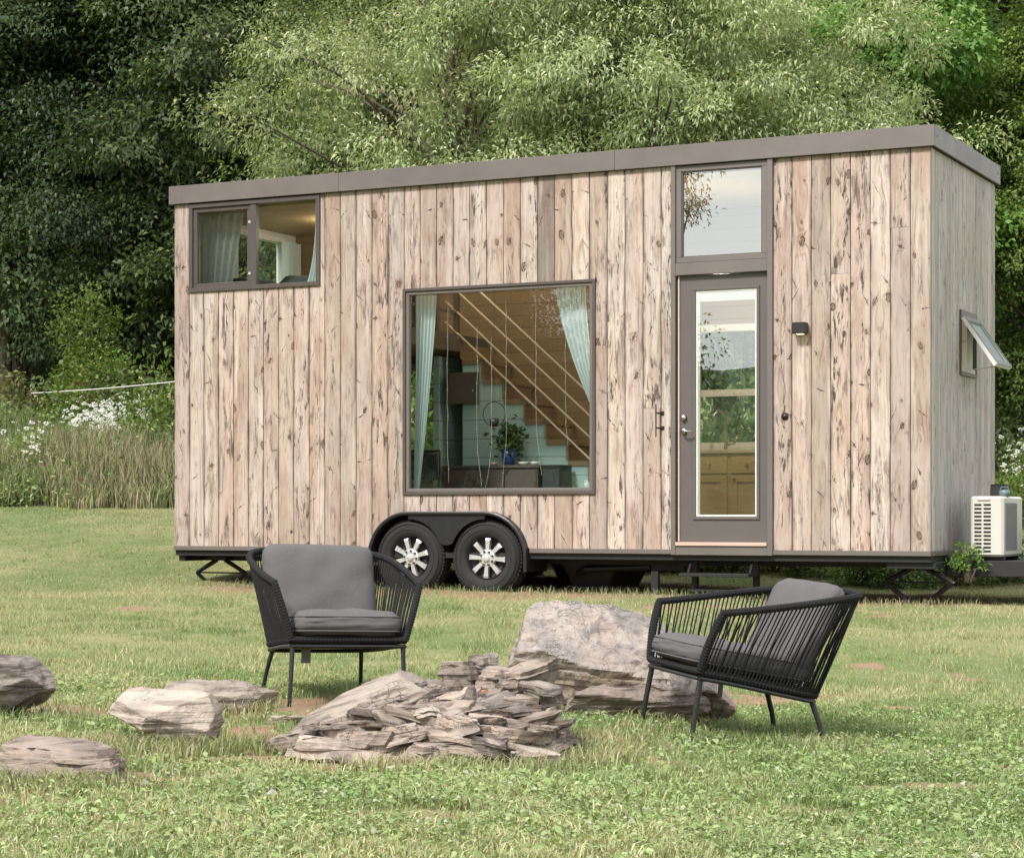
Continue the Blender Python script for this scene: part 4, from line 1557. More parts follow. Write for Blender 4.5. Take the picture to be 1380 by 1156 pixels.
# odds on top / behind
q = empty('junction_box', HM @ Vector((.36, 1.05, .3705 + ah_)), -TH); tag(q, 'small black box on top of the air conditioner', 'box')
MB().bbox(-.06, .07, -.07, .07, 0, .105, .008).build('box_body', M['black'], q)
MB().bbox(-.062, .072, -.072, .072, .106, .115, .004).build('lid', M['chassis'], q)
q = empty('watering_can', HM @ Vector((.48, .78, .3705 + ah_)), -TH); tag(q, 'small teal can with a handle on top of the air conditioner', 'can')
M['teal'] = plain('teal_plastic', (.10, .16, .16), .4)
MB().lathe_z([(0, 0), (.045, 0), (.05, .05), (.03, .06), (0, .06)], 0, 0, 16).build('can_body', M['teal'], q, True)
MB().tube([(-.045, 0, .04), (-.03, 0, .085), (.03, 0, .085), (.045, 0, .04)], .005, 6).build('handle', M['teal'], q)
M['red'] = plain('red_plastic', (.35, .02, .03), .4)
q = empty('propane_bottle', HM @ Vector((.80, 1.30, .3705)), -TH); tag(q, 'white gas bottle with a red valve beyond the air conditioner', 'gas bottle')
MB().lathe_z([(0, 0), (.13, .0), (.15, .04), (.15, .27), (.11, .34), (.03, .36), (0, .36)], 0, 0, 24).build('bottle_body', M['chassis'], q, True)
MB().lathe_z([(0, .36), (.02, .36), (.02, .40), (.035, .41), (.035, .43), (0, .43)], 0, 0, 12).build('valve', M['red'], q, True)


# ------------------------------------------------------------------ CHAIRS
def catmull(pts, n=8, closed=False):
    pts = [Vector(p) for p in pts]
    out = []
    N = len(pts)
    for i in range(N - 1):
        p0, p1, p2, p3 = pts[max(i - 1, 0)], pts[i], pts[i + 1], pts[min(i + 2, N - 1)]
        for k in range(n):
            t = k / n
            out.append(.5 * ((2 * p1) + (-p0 + p2) * t + (2 * p0 - 5 * p1 + 4 * p2 - p3) * t * t + (-p0 + 3 * p1 - 3 * p2 + p3) * t ** 3))
    out.append(pts[-1])
    return out


def resample(pts, n):
    pts = [Vector(p) for p in pts]
    d = [0]
    for a, b in zip(pts[:-1], pts[1:]): d.append(d[-1] + (b - a).length)
    out = []
    j = 0
    for k in range(n):
        x = d[-1] * k / (n - 1)
        while j < len(d) - 2 and d[j + 1] < x: j += 1
        t = (x - d[j]) / (d[j + 1] - d[j] + 1e-9)
        out.append(pts[j].lerp(pts[j + 1], t))
    return out


def make_chair():
    root = empty('lounge_chair')
    half_rim = [(.385, -.245, .615), (.40, -.10, .640), (.405, .08, .675), (.385, .26, .712), (.31, .39, .735), (.17, .445, .742), (0, .455, .744)]
    rim = catmull(half_rim + [(-x, y, z) for x, y, z in half_rim[-2::-1]], 8)
    half_base = [(.30, -.295, .318), (.302, -.15, .300), (.300, .03, .270), (.285, .17, .247), (.23, .265, .232), (.12, .29, .228), (0, .295, .227)]
    base = catmull(half_base + [(-x, y, z) for x, y, z in half_base[-2::-1]], 8)
    # rim wrapped with rope: slight twist made by alternating radius
    rr_ = resample(rim, 260)
    m = MB()
    m.tube(rr_, [.0165 + .0022 * (k % 2) for k in range(len(rr_))], 8)
    # front posts, wrapped
    for sx in (1, -1):
        top = Vector((sx * .385, -.245, .615)); bot = Vector((sx * .30, -.295, .33))
        pts = [top.lerp(bot, k / 40) for k in range(41)]
        pts = [top + Vector((0, .012, .004))] + [p + Vector((0, -.01 * math.sin(PI * k / 40), 0)) for k, p in enumerate(pts)]
        m.tube(pts, [.017 + .002 * (k % 2) for k in range(len(pts))], 8)
    m.build('wrapped_rim', M['rope'], root)
    # cords
    m = MB()
    nC = 104
    A = resample(rim, nC); B = resample(base, nC)
    rr2 = random.Random(9)
    for k in range(1, nC - 1):
        a, b = A[k], B[k]
        j = rr2.uniform(-.006, .006)
        mid = a.lerp(b, .5) + Vector((j, j, 0))
        outw = Vector((mid.x, mid.y, 0)).normalized() * .004
        m.tube([a + outw * 1.5, mid + outw, b + outw * 2 + Vector((0, 0, -.004))], .0036, 5, cap=False)
    m.build('rope_weave', M['rope'], root)
    # lower wrapped band
    m = MB()
    bb = resample(base, 200)
    m.tube([p + Vector((0, 0, .012)) for p in bb], [.0155 + .0025 * (k % 2) for k in range(200)], 8)
    fr = [Vector((-.30, -.297, .332)).lerp(Vector((.30, -.297, .332)), k / 60) for k in range(61)]
    m.tube(fr, [.0155 + .002 * (k % 2) for k in range(61)], 8)
    m.build('wrapped_base', M['rope'], root)
    # metal ring under
    m = MB()
    m.tube([p - Vector((0, 0, .018)) for p in resample(base, 60)], .0105, 8)
    m.tube([(-.30, -.295, .30), (.30, -.295, .30)], .0105, 8)
    m.tube([(-.29, .0, .262), (.29, .0, .262)], .009, 8)
    m.build('base_frame', M['legmetal'], root)
    # seat panel below cushion
    v, f = cushion_mesh(.56, .55, .03, 6); Mx = Matrix.Translation((0, -.01, .305)) @ Matrix.Rotation(R(-9), 4, 'X')
    mesh_obj('seat_panel', [Mx @ Vector(p) for p in v], f, M['rope'], root, True)
    # legs
    for sx in (1, -1):
        m = MB(); m.tube([(sx * .292, -.287, .300), (sx * .298, -.300, .15), (sx * .306, -.312, -.03)], [.0125, .0115, .010], 10); m.build('leg', M['legmetal'], root)
        m = MB(); m.tube([(sx * .245, .245, .225), (sx * .262, .29, .10), (sx * .275, .325, -.03)], [.0125, .0115, .010], 10); m.build('leg', M['legmetal'], root)
    # cushions
    v, f = cushion_mesh(.575, .58, .155, 18, seed=2.)
    Mx = Matrix.Translation((0, -.035, .385)) @ Matrix.Rotation(R(-7), 4, 'X')
    sc1 = mesh_obj('seat_cushion', [Mx @ Vector(p) for p in v], f, M['cushion'], root, True)

    def piping(w, d, zoff, Mx, name, par):
        pts = []
        for k in range(72):
            a = 2 * PI * k / 72
            c, s_ = math.cos(a), math.sin(a)
            e = (abs(c) ** 9 + abs(s_) ** 9) ** (-1 / 9)
            pts.append(Mx @ Vector((c * e * w / 2 * .985, s_ * e * d / 2 * .985, zoff)))
        q = MB(); q.tube(pts, .0042, 6, closed=True)
        return q.build(name, M['cushion'], par, True)
    piping(.572, .577, .034, Mx, 'piping', sc1)
    piping(.572, .577, -.040, Mx, 'piping', sc1)
    v, f = cushion_mesh(.61, .45, .14, 18, seed=5.)
    Mx = Matrix.Translation((0, .245, .568)) @ Matrix.Rotation(R(69), 4, 'X')
    bc_ = mesh_obj('back_cushion', [Mx @ Vector(p) for p in v], f, M['cushion'], root, True)
    piping(.607, .447, .0, Mx, 'piping', bc_)
    # care label below the seat
    m = MB(); m.bbox(-.165, -.115, -.02, -.016, .18, .255, .002); m.build('care_label', M['tagm'], root)
    return root


ch1 = make_chair()
for c_ in list(ch1.children) + [g for c in ch1.children for g in c.children]:
    for v_ in c_.data.vertices:
        v_.co.y = -.295 + (v_.co.y + .295) * 1.14
ch2 = copy_tree(ch1)


def ground_pitch(o, x, y, rz, sink=0.):
    z = hz1(x, y)
    e = .3
    gx = (hz1(x + e, y) - hz1(x - e, y)) / (2 * e); gy = (hz1(x, y + e) - hz1(x, y - e)) / (2 * e)
    nrm = Vector((-gx, -gy, 1)).normalized()
    q = nrm.to_track_quat('Z', 'Y').to_matrix().to_4x4()
    up = Vector((0, 0, 1)); rot = up.rotation_difference(nrm).to_matrix().to_4x4()
    o.matrix_world = Matrix.Translation((x, y, z - sink)) @ rot @ Matrix.Rotation(rz, 4, 'Z')


ground_pitch(ch1, -.945, 11.16, R(20), -.006)
ground_pitch(ch2, 1.03, 10.32, R(-71), -.006)
tag(ch1, 'black rope lounge chair facing the camera, grey cushions in full view', 'chair', 'lounge chairs around the fire ring')
tag(ch2, 'black rope lounge chair turned sideways on the lawn, right of the large boulder', 'chair', 'lounge chairs around the fire ring')


# ------------------------------------------------------------------ ROCKS
def make_rock(name, size, seed, mat, planes=None, sub=5, rough=.03, layers=0., nplanes=11, flat=None, yaw=0.0, tilt=(0, 0), bulk=None, chips=14):
    """polyhedral stone: the star-shaped hull of a set of planes, roughened in strata"""
    rs = random.Random(seed)
    import bmesh
    bm = bmesh.new()
    bmesh.ops.create_icosphere(bm, subdivisions=sub, radius=1)
    pl = []
    if planes: pl = [(Vector(nv).normalized(), d) for nv, d in planes]
    else:
        pl = [(Vector((rs.uniform(-.10, .10), rs.uniform(-.10, .10), 1)).normalized(), rs.uniform(.85, 1.0)),
              (Vector((rs.uniform(-.10, .10), rs.uniform(-.10, .10), -1)).normalized(), 1.0)]
        a0 = rs.random() * 6
        for k in range(nplanes):
            a = a0 + 2 * PI * k / nplanes + rs.uniform(-.25, .25)
            pl.append((Vector((math.cos(a), math.sin(a), rs.uniform(-.5, .5))).normalized(), rs.uniform(.70, 1.0)))
        for k in range(3):
            a = rs.random() * 6.28
            pl.append((Vector((math.cos(a), math.sin(a), 1.1)).normalized(), rs.uniform(.82, 1.0)))
    for k in range(chips):
        d = Vector((rs.gauss(0, 1), rs.gauss(0, 1), rs.gauss(0, 1))).normalized()
        q = min([dd / d.dot(nv) for nv, dd in pl if d.dot(nv) > 1e-4] + [1.3])
        nv2 = (d + Vector((rs.uniform(-.3, .3), rs.uniform(-.3, .3), rs.uniform(-.3, .3)))).normalized()
        pl.append((nv2, q * d.dot(nv2) * rs.uniform(.955, 1.0)))
    off = Vector((seed * 3.1, seed * 1.7, seed * .9))
    sz = Vector(size)
    for v in bm.verts:
        d = v.co.normalized()
        r_ = 1e9
        for nv, dd in pl:
            q = d.dot(nv)
            if q > 1e-4: r_ = min(r_, dd / q)
        r_ = min(r_, 1.75)
        p = Vector((d.x * r_ * sz.x, d.y * r_ * sz.y, d.z * r_ * sz.z))
        # roughness: coarse + fine, with horizontal ledges
        nd = Vector((d.x / sz.x, d.y / sz.y, d.z / sz.z)).normalized()
        nn = mnoise.fractal(p * 6 / max(sz) * .5 + off, 1.0, 2.0, 4) * rough * .8
        nn += mnoise.noise(p * 22 + off) * rough * .35
        if layers:
            lay = mnoise.noise(Vector((p.x * 2.5, p.y * 2.5, p.z * 42)) + off)
            lay = math.copysign(abs(lay) ** .5, lay)
            side = 1 - abs(nd.z)
            nn += lay * layers * (.15 + side)
            st = mnoise.cell(Vector((p.x * 5 + off.x, p.y * 5, p.z * 28)))
            nn += (st - .5) * layers * .8 * side
        v.co = p + nd * nn
    me = bpy.data.meshes.new(name)
    bm.to_mesh(me); bm.free()
    me.materials.append(M[mat])
    try:
        me.polygons.foreach_set('use_smooth', [False] * len(me.polygons))
    except Exception: pass
    o = bpy.data.objects.new(name, me)
    COL.objects.link(o)
    o.rotation_euler = (tilt[0], tilt[1], yaw)
    return o


def slate_loft(name, size, seed, mat, levels=None, n=30, sides=None):
    """split stone: an angular outline carried up through thin laminae, each stepping in or out"""
    rs_ = random.Random(seed * 7 + 1)
    sx, sy, sz = size
    sides = sides or rs_.choice((5, 6, 6, 7, 8))
    a0 = rs_.random() * 6.3
    pl = [(a0 + 2 * PI * k / sides + rs_.uniform(-.32, .32), rs_.uniform(.66, 1.0)) for k in range(sides)]
    ang = [2 * PI * (k + rs_.uniform(-.3, .3)) / n for k in range(n)]
    rad = []
    for a in ang:
        q = 1.35
        for b, d in pl:
            c = math.cos(a - b)
            if c > .05: q = min(q, d / c)
        rad.append(q * rs_.uniform(.955, 1.03))
    L = levels or max(3, min(9, int(sz / .009)))
    zs = sorted([-1.0, 1.0] + [rs_.uniform(-.9, .9) for _ in range(L - 1)])
    sh = (rs_.uniform(-.18, .18), rs_.uniform(-.18, .18))
    wedge = (rs_.uniform(-.35, .35), rs_.uniform(-.35, .35))
    v, f = [], []
    rings = 0

    def ring(z, sc_, jit):
        nonlocal rings
        for k in range(n):
            r_ = rad[k] * sc_ * (1 + jit[k])
            x, y = math.cos(ang[k]) * r_ + sh[0] * z, math.sin(ang[k]) * r_ + sh[1] * z
            zz = z * (1 + wedge[0] * x + wedge[1] * y) if z > 0 else z
            v.append((x * sx, y * sy, zz * sz + .012 * min(sz / .03, 1.5) * mnoise.noise(Vector((x * 1.7 + seed, y * 1.7, z * .3)))))
        rings += 1
    ring(-1.0, .72, [0] * n)
    for i_ in range(len(zs) - 1):
        sc_ = 1.0 - .16 * abs((zs[i_] + zs[i_ + 1]) / 2) ** 3 + rs_.uniform(-.10, .06)
        ph_ = rs_.random() * 6.3
        jit = [rs_.uniform(-.035, .035) + .07 * math.sin(ang[k] * 2 + ph_) + (-.12 if math.sin(ang[k] * 3 + ph_ * 2) > .75 else 0) for k in range(n)]
        ring(zs[i_] + .02, sc_ * .985, jit)
        ring(zs[i_ + 1] - .02, sc_ * rs_.uniform(.96, 1.0), jit)
    for sc_, dz in ((.80, 1.03), (.45, 1.06)):
        ring(dz, sc_, [rs_.uniform(-.08, .08) for _ in range(n)])
    for i_ in range(rings - 1):
        for k in range(n):
            k2 = (k + 1) % n
            f.append((i_ * n + k, i_ * n + k2, (i_ + 1) * n + k2, (i_ + 1) * n + k))
    f.append(tuple(range(n))[::-1])
    v.append((sh[0] * sx, sh[1] * sy, 1.05 * sz))
    c = len(v) - 1
    for k in range(n): f.append(((rings - 1) * n + k, (rings - 1) * n + (k + 1) % n, c))
    return mesh_obj(name, v, f, M[mat])


def at(px, py_ground):
    """ground point seen at a pixel (used only to lay the plan out)"""
    k = (px - 690) / FPX
    Y = 7.
    for _ in range(60):
        z = hz1(k * Y, Y)
        Y2 = (CAMZ - z) * FPX / max(py_ground - HORIZ, 1)
        Y = .5 * Y + .5 * Y2
    return k * Y, Y


# large boulder behind the ring: pale pink slab top over a brown undercut
bxp, byp = at(800, 946)
bxp, byp = .40, 11.15
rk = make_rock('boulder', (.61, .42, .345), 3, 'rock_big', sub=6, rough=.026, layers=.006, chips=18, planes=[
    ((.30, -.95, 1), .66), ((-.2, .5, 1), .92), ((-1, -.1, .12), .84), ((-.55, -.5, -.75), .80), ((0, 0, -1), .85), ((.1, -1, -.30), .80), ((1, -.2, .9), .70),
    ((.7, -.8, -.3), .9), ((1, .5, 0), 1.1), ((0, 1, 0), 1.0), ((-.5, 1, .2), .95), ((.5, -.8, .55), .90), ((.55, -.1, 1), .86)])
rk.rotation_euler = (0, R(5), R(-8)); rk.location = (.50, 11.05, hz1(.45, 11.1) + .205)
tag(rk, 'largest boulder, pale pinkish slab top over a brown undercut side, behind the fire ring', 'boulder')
# low brown tail of the boulder that runs to the right under the chair
rk = make_rock('boulder', (.36, .26, .13), 8, 'rock_slate', sub=5, rough=.02, layers=.008, planes=[
    ((0, -.4, 1), .95), ((-1, 0, .2), 1.), ((1, -.1, .9), 1.0), ((1, 0, -.1), 1.05), ((.1, -1, -.3), .85), ((0, 1, 0), 1.), ((0, 0, -1), .8), ((.4, -.8, .5), .9)])
rk.location = (.64, 10.86, hz1(.64, 10.9) + .075)
tag(rk, 'low brown rock under the seat of the right-hand lounge chair', 'rock')

# dark flat slab behind the ring
rk = slate_loft('flat_rock', (.36, .20, .062), 12, 'rock_grey', 6, 40); rk.rotation_euler = (0, R(3), R(-6))
rk.location = (-.19, 10.62, hz1(-.19, 10.6) + .085); tag(rk, 'long flat dark grey slab behind the stacked fire ring', 'rock')
# pointed pale rock
rk = make_rock('pointed_rock', (.255, .21, .160), 21, 'rock_pale', sub=6, rough=.008, layers=.006, chips=7, planes=[
    ((-.12, -.50, 1), .62), ((.2, .4, 1), .8), ((-1, -.1, .55), .95), ((-.80, -.25, -1), .46), ((.3, -1, -.45), .72), ((1, -.15, -.25), .84), ((1, -.1, .8), 1.0), ((0, 1, 0), .9), ((0, 0, -1), .9), ((.9, -.9, .4), .92)])
rk.location = (-1.47, 9.05, hz1(-1.47, 9.05) + .115); tag(rk, 'pale wedge shaped rock tapering downwards in the grass, left of the fire ring', 'rock')
rk = make_rock('low_rock', (.245, .17, .115), 27, 'rock_pale', sub=6, rough=.008, layers=.005, chips=7, planes=[
    ((-.15, -.45, 1), .72), ((.3, .4, 1), .8), ((-1, -.1, .2), 1.0), ((.9, -.5, .25), .9), ((1, -.3, -.2), .95), ((.2, -1, -.2), .8), ((0, 1, 0), .9), ((0, 0, -1), .9), ((.55, -.9, .75), .78)])
rk.location = (-1.49, 10.55, hz1(-1.49, 10.55) + .062); tag(rk, 'low pale rock with a dark broken end, behind the wedge shaped rock', 'rock')
# dark rock at left edge
rk = make_rock('dark_rock', (.46, .30, .175), 33, 'rock_grey', sub=6, rough=.018, layers=.009, chips=20, planes=[
    ((.30, -.45, 1), .90), ((-.2, .2, 1), 1.0), ((1, -.1, .45), .96), ((1, -.2, -.7), .90), ((.4, -1, -.5), .85), ((0, -1, .6), .95), ((-1, 0, 0), 1.), ((0, 1, 0), 1.), ((0, 0, -1), .8)])
rk.location = (-2.62, 9.95, hz1(-2.62, 9.95) + .135); tag(rk, 'dark layered rock cut off by the left edge of the photo', 'rock')
# flat slab lower left
rk = slate_loft('flat_rock', (.275, .17, .070), 43, 'rock_slate', 4, 44, 6)
rk.location = (-1.68, 8.0, hz1(-1.68, 8.0) + .050); tag(rk, 'flat grey brown slab lying in the grass at the lower left', 'rock')
rk = slate_loft('small_rock', (.11, .09, .03), 44, 'rock_slate')
rk.location = (-1.06, 10.1, hz1(-1.06, 10.1) + .008); tag(rk, 'small flat stone sunk in the grass left of the fire ring', 'rock')

# ---- fire ring of stacked slates
RX, RY = -.375, 9.25


def slate(x, y, z, sx, sy, sz, seed, yaw, tilt=(0, 0), mat='rock_slate', label=None, name='slate', planes=None, sub=4, raw=False):
    if not raw:
        y = RY + (y - RY) * 1.15; x = RX + .01 + (x - RX) * .87; z = z * 1.32; sx *= .86; sz *= 1.12
    if planes: o = make_rock(name, (sx, sy, sz), seed, mat, sub=6, rough=.010, layers=.004, planes=planes)
    else: o = slate_loft(name, (sx, sy, sz), seed, mat)
    o.rotation_euler = (tilt[0], tilt[1], yaw)
    o.location = (x, y, hz1(x, y) + z)
    tag(o, label or 'flat brown grey slate stacked in the wall of the fire ring', 'rock', 'slates stacked around the fire ring')
    return o


slate(RX - .34, RY + .08, .110, .37, .33, .135, 101, R(10), (R(-12), R(-14)), 'rock_pale', 'broad smooth pale slab leaning at the left of the fire ring', planes=[
    ((-.35, -.75, 1), .70), ((-.9, -.1, .6), .85), ((1, -.1, .4), .90), ((.1, -1, .0), .95), ((0, 1, 0), 1.), ((0, 0, -1), .9), ((.2, .3, 1), .85), ((-.6, -.9, .1), 1.)], sub=5)
slate(RX - .08, RY + .22, .165, .11, .10, .065, 102, R(20), (R(8), R(-6)), 'rock_grey', 'blocky grey stone beside the pale slab of the fire ring')
slate(RX + .02, RY + .16, .15, .085, .07, .060, 103, R(-20), (R(-15), R(18)), 'rock_slate', 'small stout stone at the back middle of the fire ring')
slate(RX + .16, RY + .42, .205, .17, .12, .055, 104, R(5), (R(-6), 0), 'rock_pale', 'cream topped block at the back of the fire ring')
slate(RX + .38, RY + .40, .195, .17, .12, .06, 105, R(-12), (0, R(-4)), 'rock_slate')
slate(RX + .27, RY + .44, .26, .10, .08, .03, 106, R(30), (0, R(4)), 'rock_grey')
slate(RX + .50, RY + .22, .225, .22, .13, .05, 107, R(18), (R(4), R(-12)), 'rock_slate', 'long slanting slate high on the right of the fire ring')
slate(RX + .58, RY + .05, .19, .14, .12, .035, 108, R(-20), (0, R(8)), 'rock_grey')
slate(RX + .44, RY - .03, .15, .16, .10, .045, 109, R(10), (R(-5), R(6)), 'rock_slate')
slate(RX + .32, RY - .10, .155, .21, .075, .022, 110, R(38), (R(34), R(-16)), 'rock_grey', 'thin slate propped up steeply at the right front of the fire ring')
slate(RX + .18, RY - .10, .12, .05, .05, .10, 111, R(10), (R(10), R(20)), 'rock_slate', 'narrow stone standing on end at the front of the fire ring')
slate(RX + .10, RY + .00, .125, .17, .09, .05, 112, R(14), (R(-10), R(-6)), 'rock_pale', 'mossy pale stone inside the fire ring')
slate(RX - .02, RY - .28, .115, .21, .15, .022, 113, R(-22), (R(-24), R(8)), 'rock_pale', 'flat pale slate lying tilted on the front of the fire ring')
slate(RX + .02, RY - .34, .155, .095, .06, .020, 114, R(10), (R(-14), R(-6)), 'rock_pale', 'small round topped pale slate on the front of the fire ring')
slate(RX + .48, RY - .24, .085, .23, .10, .038, 115, R(-6), (R(-8), R(5)), 'rock_pale', 'long pale block low at the right front of the fire ring')
slate(RX - .15, RY - .08, .15, .10, .05, .014, 116, R(-30), (R(-18), R(20)), 'rock_grey', 'thin dark slate lying across the middle of the fire ring')
slate(RX - .30, RY - .30, .075, .22, .14, .040, 117, R(4), (R(-6), R(3)), 'rock_slate')
slate(RX - .20, RY - .42, .060, .22, .12, .035, 118, R(-8), (R(-10), R(-4)), 'rock_pale')
slate(RX + .08, RY - .46, .045, .24, .13, .030, 119, R(8), (R(-8), R(2)), 'rock_pale')
slate(RX + .27, RY - .48, .050, .20, .12, .022, 120, R(-14), (R(-16), R(4)), 'rock_grey')
slate(RX + .52, RY - .42, .020, .16, .09, .022, 121, R(10), (0, 0), 'rock_pale')
slate(RX - .62, RY - .20, .045, .17, .16, .028, 122, R(30), (R(-6), R(-10)), 'rock_slate')
slate(RX - .48, RY - .40, .040, .16, .11, .040, 123, R(-20), (R(-8), 0), 'rock_pale')
slate(RX - .05, RY + .48, .10, .20, .14, .05, 124, R(0), (0, 0), 'rock_slate')
rs = random.Random(77)
nst = 0
def dome(dx, dy):
    q = math.sqrt((dx / .64) ** 2 + (dy / .68) ** 2)
    return .21 * max(0, 1 - q ** 2.8)


tries = 0
placed = []
while nst < 84 and tries < 6000:
    tries += 1
    a = rs.uniform(0, 2 * PI); q = math.sqrt(rs.uniform(.02, 1.0)) * .98
    dx, dy = math.cos(a) * .62 * q, math.sin(a) * .66 * q
    if dy > .42 or (dx < -.13 and dy > -.24): continue
    if any((dx - p[0]) ** 2 + (dy - p[1]) ** 2 < .0052 for p in placed): continue
    placed.append((dx, dy))
    nst += 1
    e = .03
    gx = (dome(dx + e, dy) - dome(dx - e, dy)) / (2 * e); gy = (dome(dx, dy + e) - dome(dx, dy - e)) / (2 * e)
    big = rs.random() ** 1.6
    slate(RX + dx, RY + dy, dome(dx, dy) + rs.uniform(-.012, .03), .065 + .15 * big, .055 + .07 * big, rs.uniform(.012, .036), 200 + nst, rs.uniform(-.6, .6) + (PI if rs.random() < .5 else 0),
          (math.atan(gy) * .35 + R(rs.uniform(-14, 14)), -math.atan(gx) * .35 + R(rs.uniform(-14, 14))), rs.choice(['rock_slate', 'rock_slate', 'rock_grey', 'rock_slate', 'rock_pale']), raw=True)
for k in range(16):      # broken slivers around the foot
    a = rs.uniform(PI * .9, 2.1 * PI); rad = rs.uniform(.55, .72)
    x, y = RX + math.cos(a) * rad, RY + math.sin(a) * rad * .9
    nst += 1
    slate(x, y, .006, rs.uniform(.03, .08), rs.uniform(.03, .05), rs.uniform(.008, .015), 300 + nst, rs.uniform(0, 6), (R(rs.uniform(-10, 10)), R(rs.uniform(-10, 10))),
          rs.choice(['rock_slate', 'rock_pale']), 'small broken chip of slate in the dirt at the foot of the fire ring', 'stone_chip', sub=3)
M['brick'] = rock_mat('fired_orange_stone', (.50, .22, .10), (.38, .17, .09), (.5, .3, .2), .5)
slate(RX + .29, RY + .18, .175, .045, .03, .016, 401, R(5), (0, 0), 'brick', 'small orange brick piece at the back of the fire ring')
slate(RX - .145, RY + .02, .165, .02, .02, .035, 402, R(5), (0, R(10)), 'brick', 'small upright orange brick piece beside the pale slab')
# earth inside the ring, raised as dark fill standing for shade between slates
v = []
rr = random.Random(3)
nR, nA = 10, 40
v.append((0, 0, .225)); f = []
for i in range(1, nR + 1):
    for k in range(nA):
        a = 2 * PI * k / nA
        q = i / nR
        v.append((math.cos(a) * .62 * q, math.sin(a) * .64 * q, .225 * (1 - q ** 2.4) + .012 * mnoise.noise(Vector((i * .9, k * .7, 0))) - .012 * (i == nR)))
for k in range(nA): f.append((0, 1 + k, 1 + (k + 1) % nA))
for i in range(nR - 1):
    for k in range(nA):
        a0 = 1 + i * nA + k; a1 = 1 + i * nA + (k + 1) % nA
        f.append((a0, a0 + nA, a1 + nA, a1))
M['ash'] = plain('ashy_soil', (.11, .085, .065), .95, 0, .9, 30, .9, .1, .02)
o = mesh_obj('ash_gap_fill', v, f, M['ash'], None, True)
o.location = (RX, RY, hz1(RX, RY)); tag(o, 'brown ash and soil raised as dark fill for the gaps between the slates', 'ash bed')


# ------------------------------------------------------------------ TREES
def rot_frames(n, rg, up=1.0):
    Nn = rg.normal(0, 1, (n, 3)) * .75
    Nn[:, 2] += up
    Nn /= np.linalg.norm(Nn, axis=1, keepdims=True)
    return Nn


def crown_points(rg, lobes, clumps_per, clump_r, leaves_per, flat=.55):
    """lobes: (x,y,z,rx,rz). leaf positions gathered in clumps on the lobes' outsides"""
    C, O = [], []
    for (x, y, z, rx, rz) in lobes:
        n = clumps_per
        d = rg.normal(0, 1, (n, 3)); d[:, 2] = np.abs(d[:, 2]) * .9 - .35
        d /= np.linalg.norm(d, axis=1, keepdims=True)
        rad = rg.uniform(.55, 1.08, (n, 1))
        C.append(np.array([x, y, z]) + d * rad * (rx, rx, rz)); O.append(d)
    C = np.concatenate(C); O = np.concatenate(O)
    return C, O


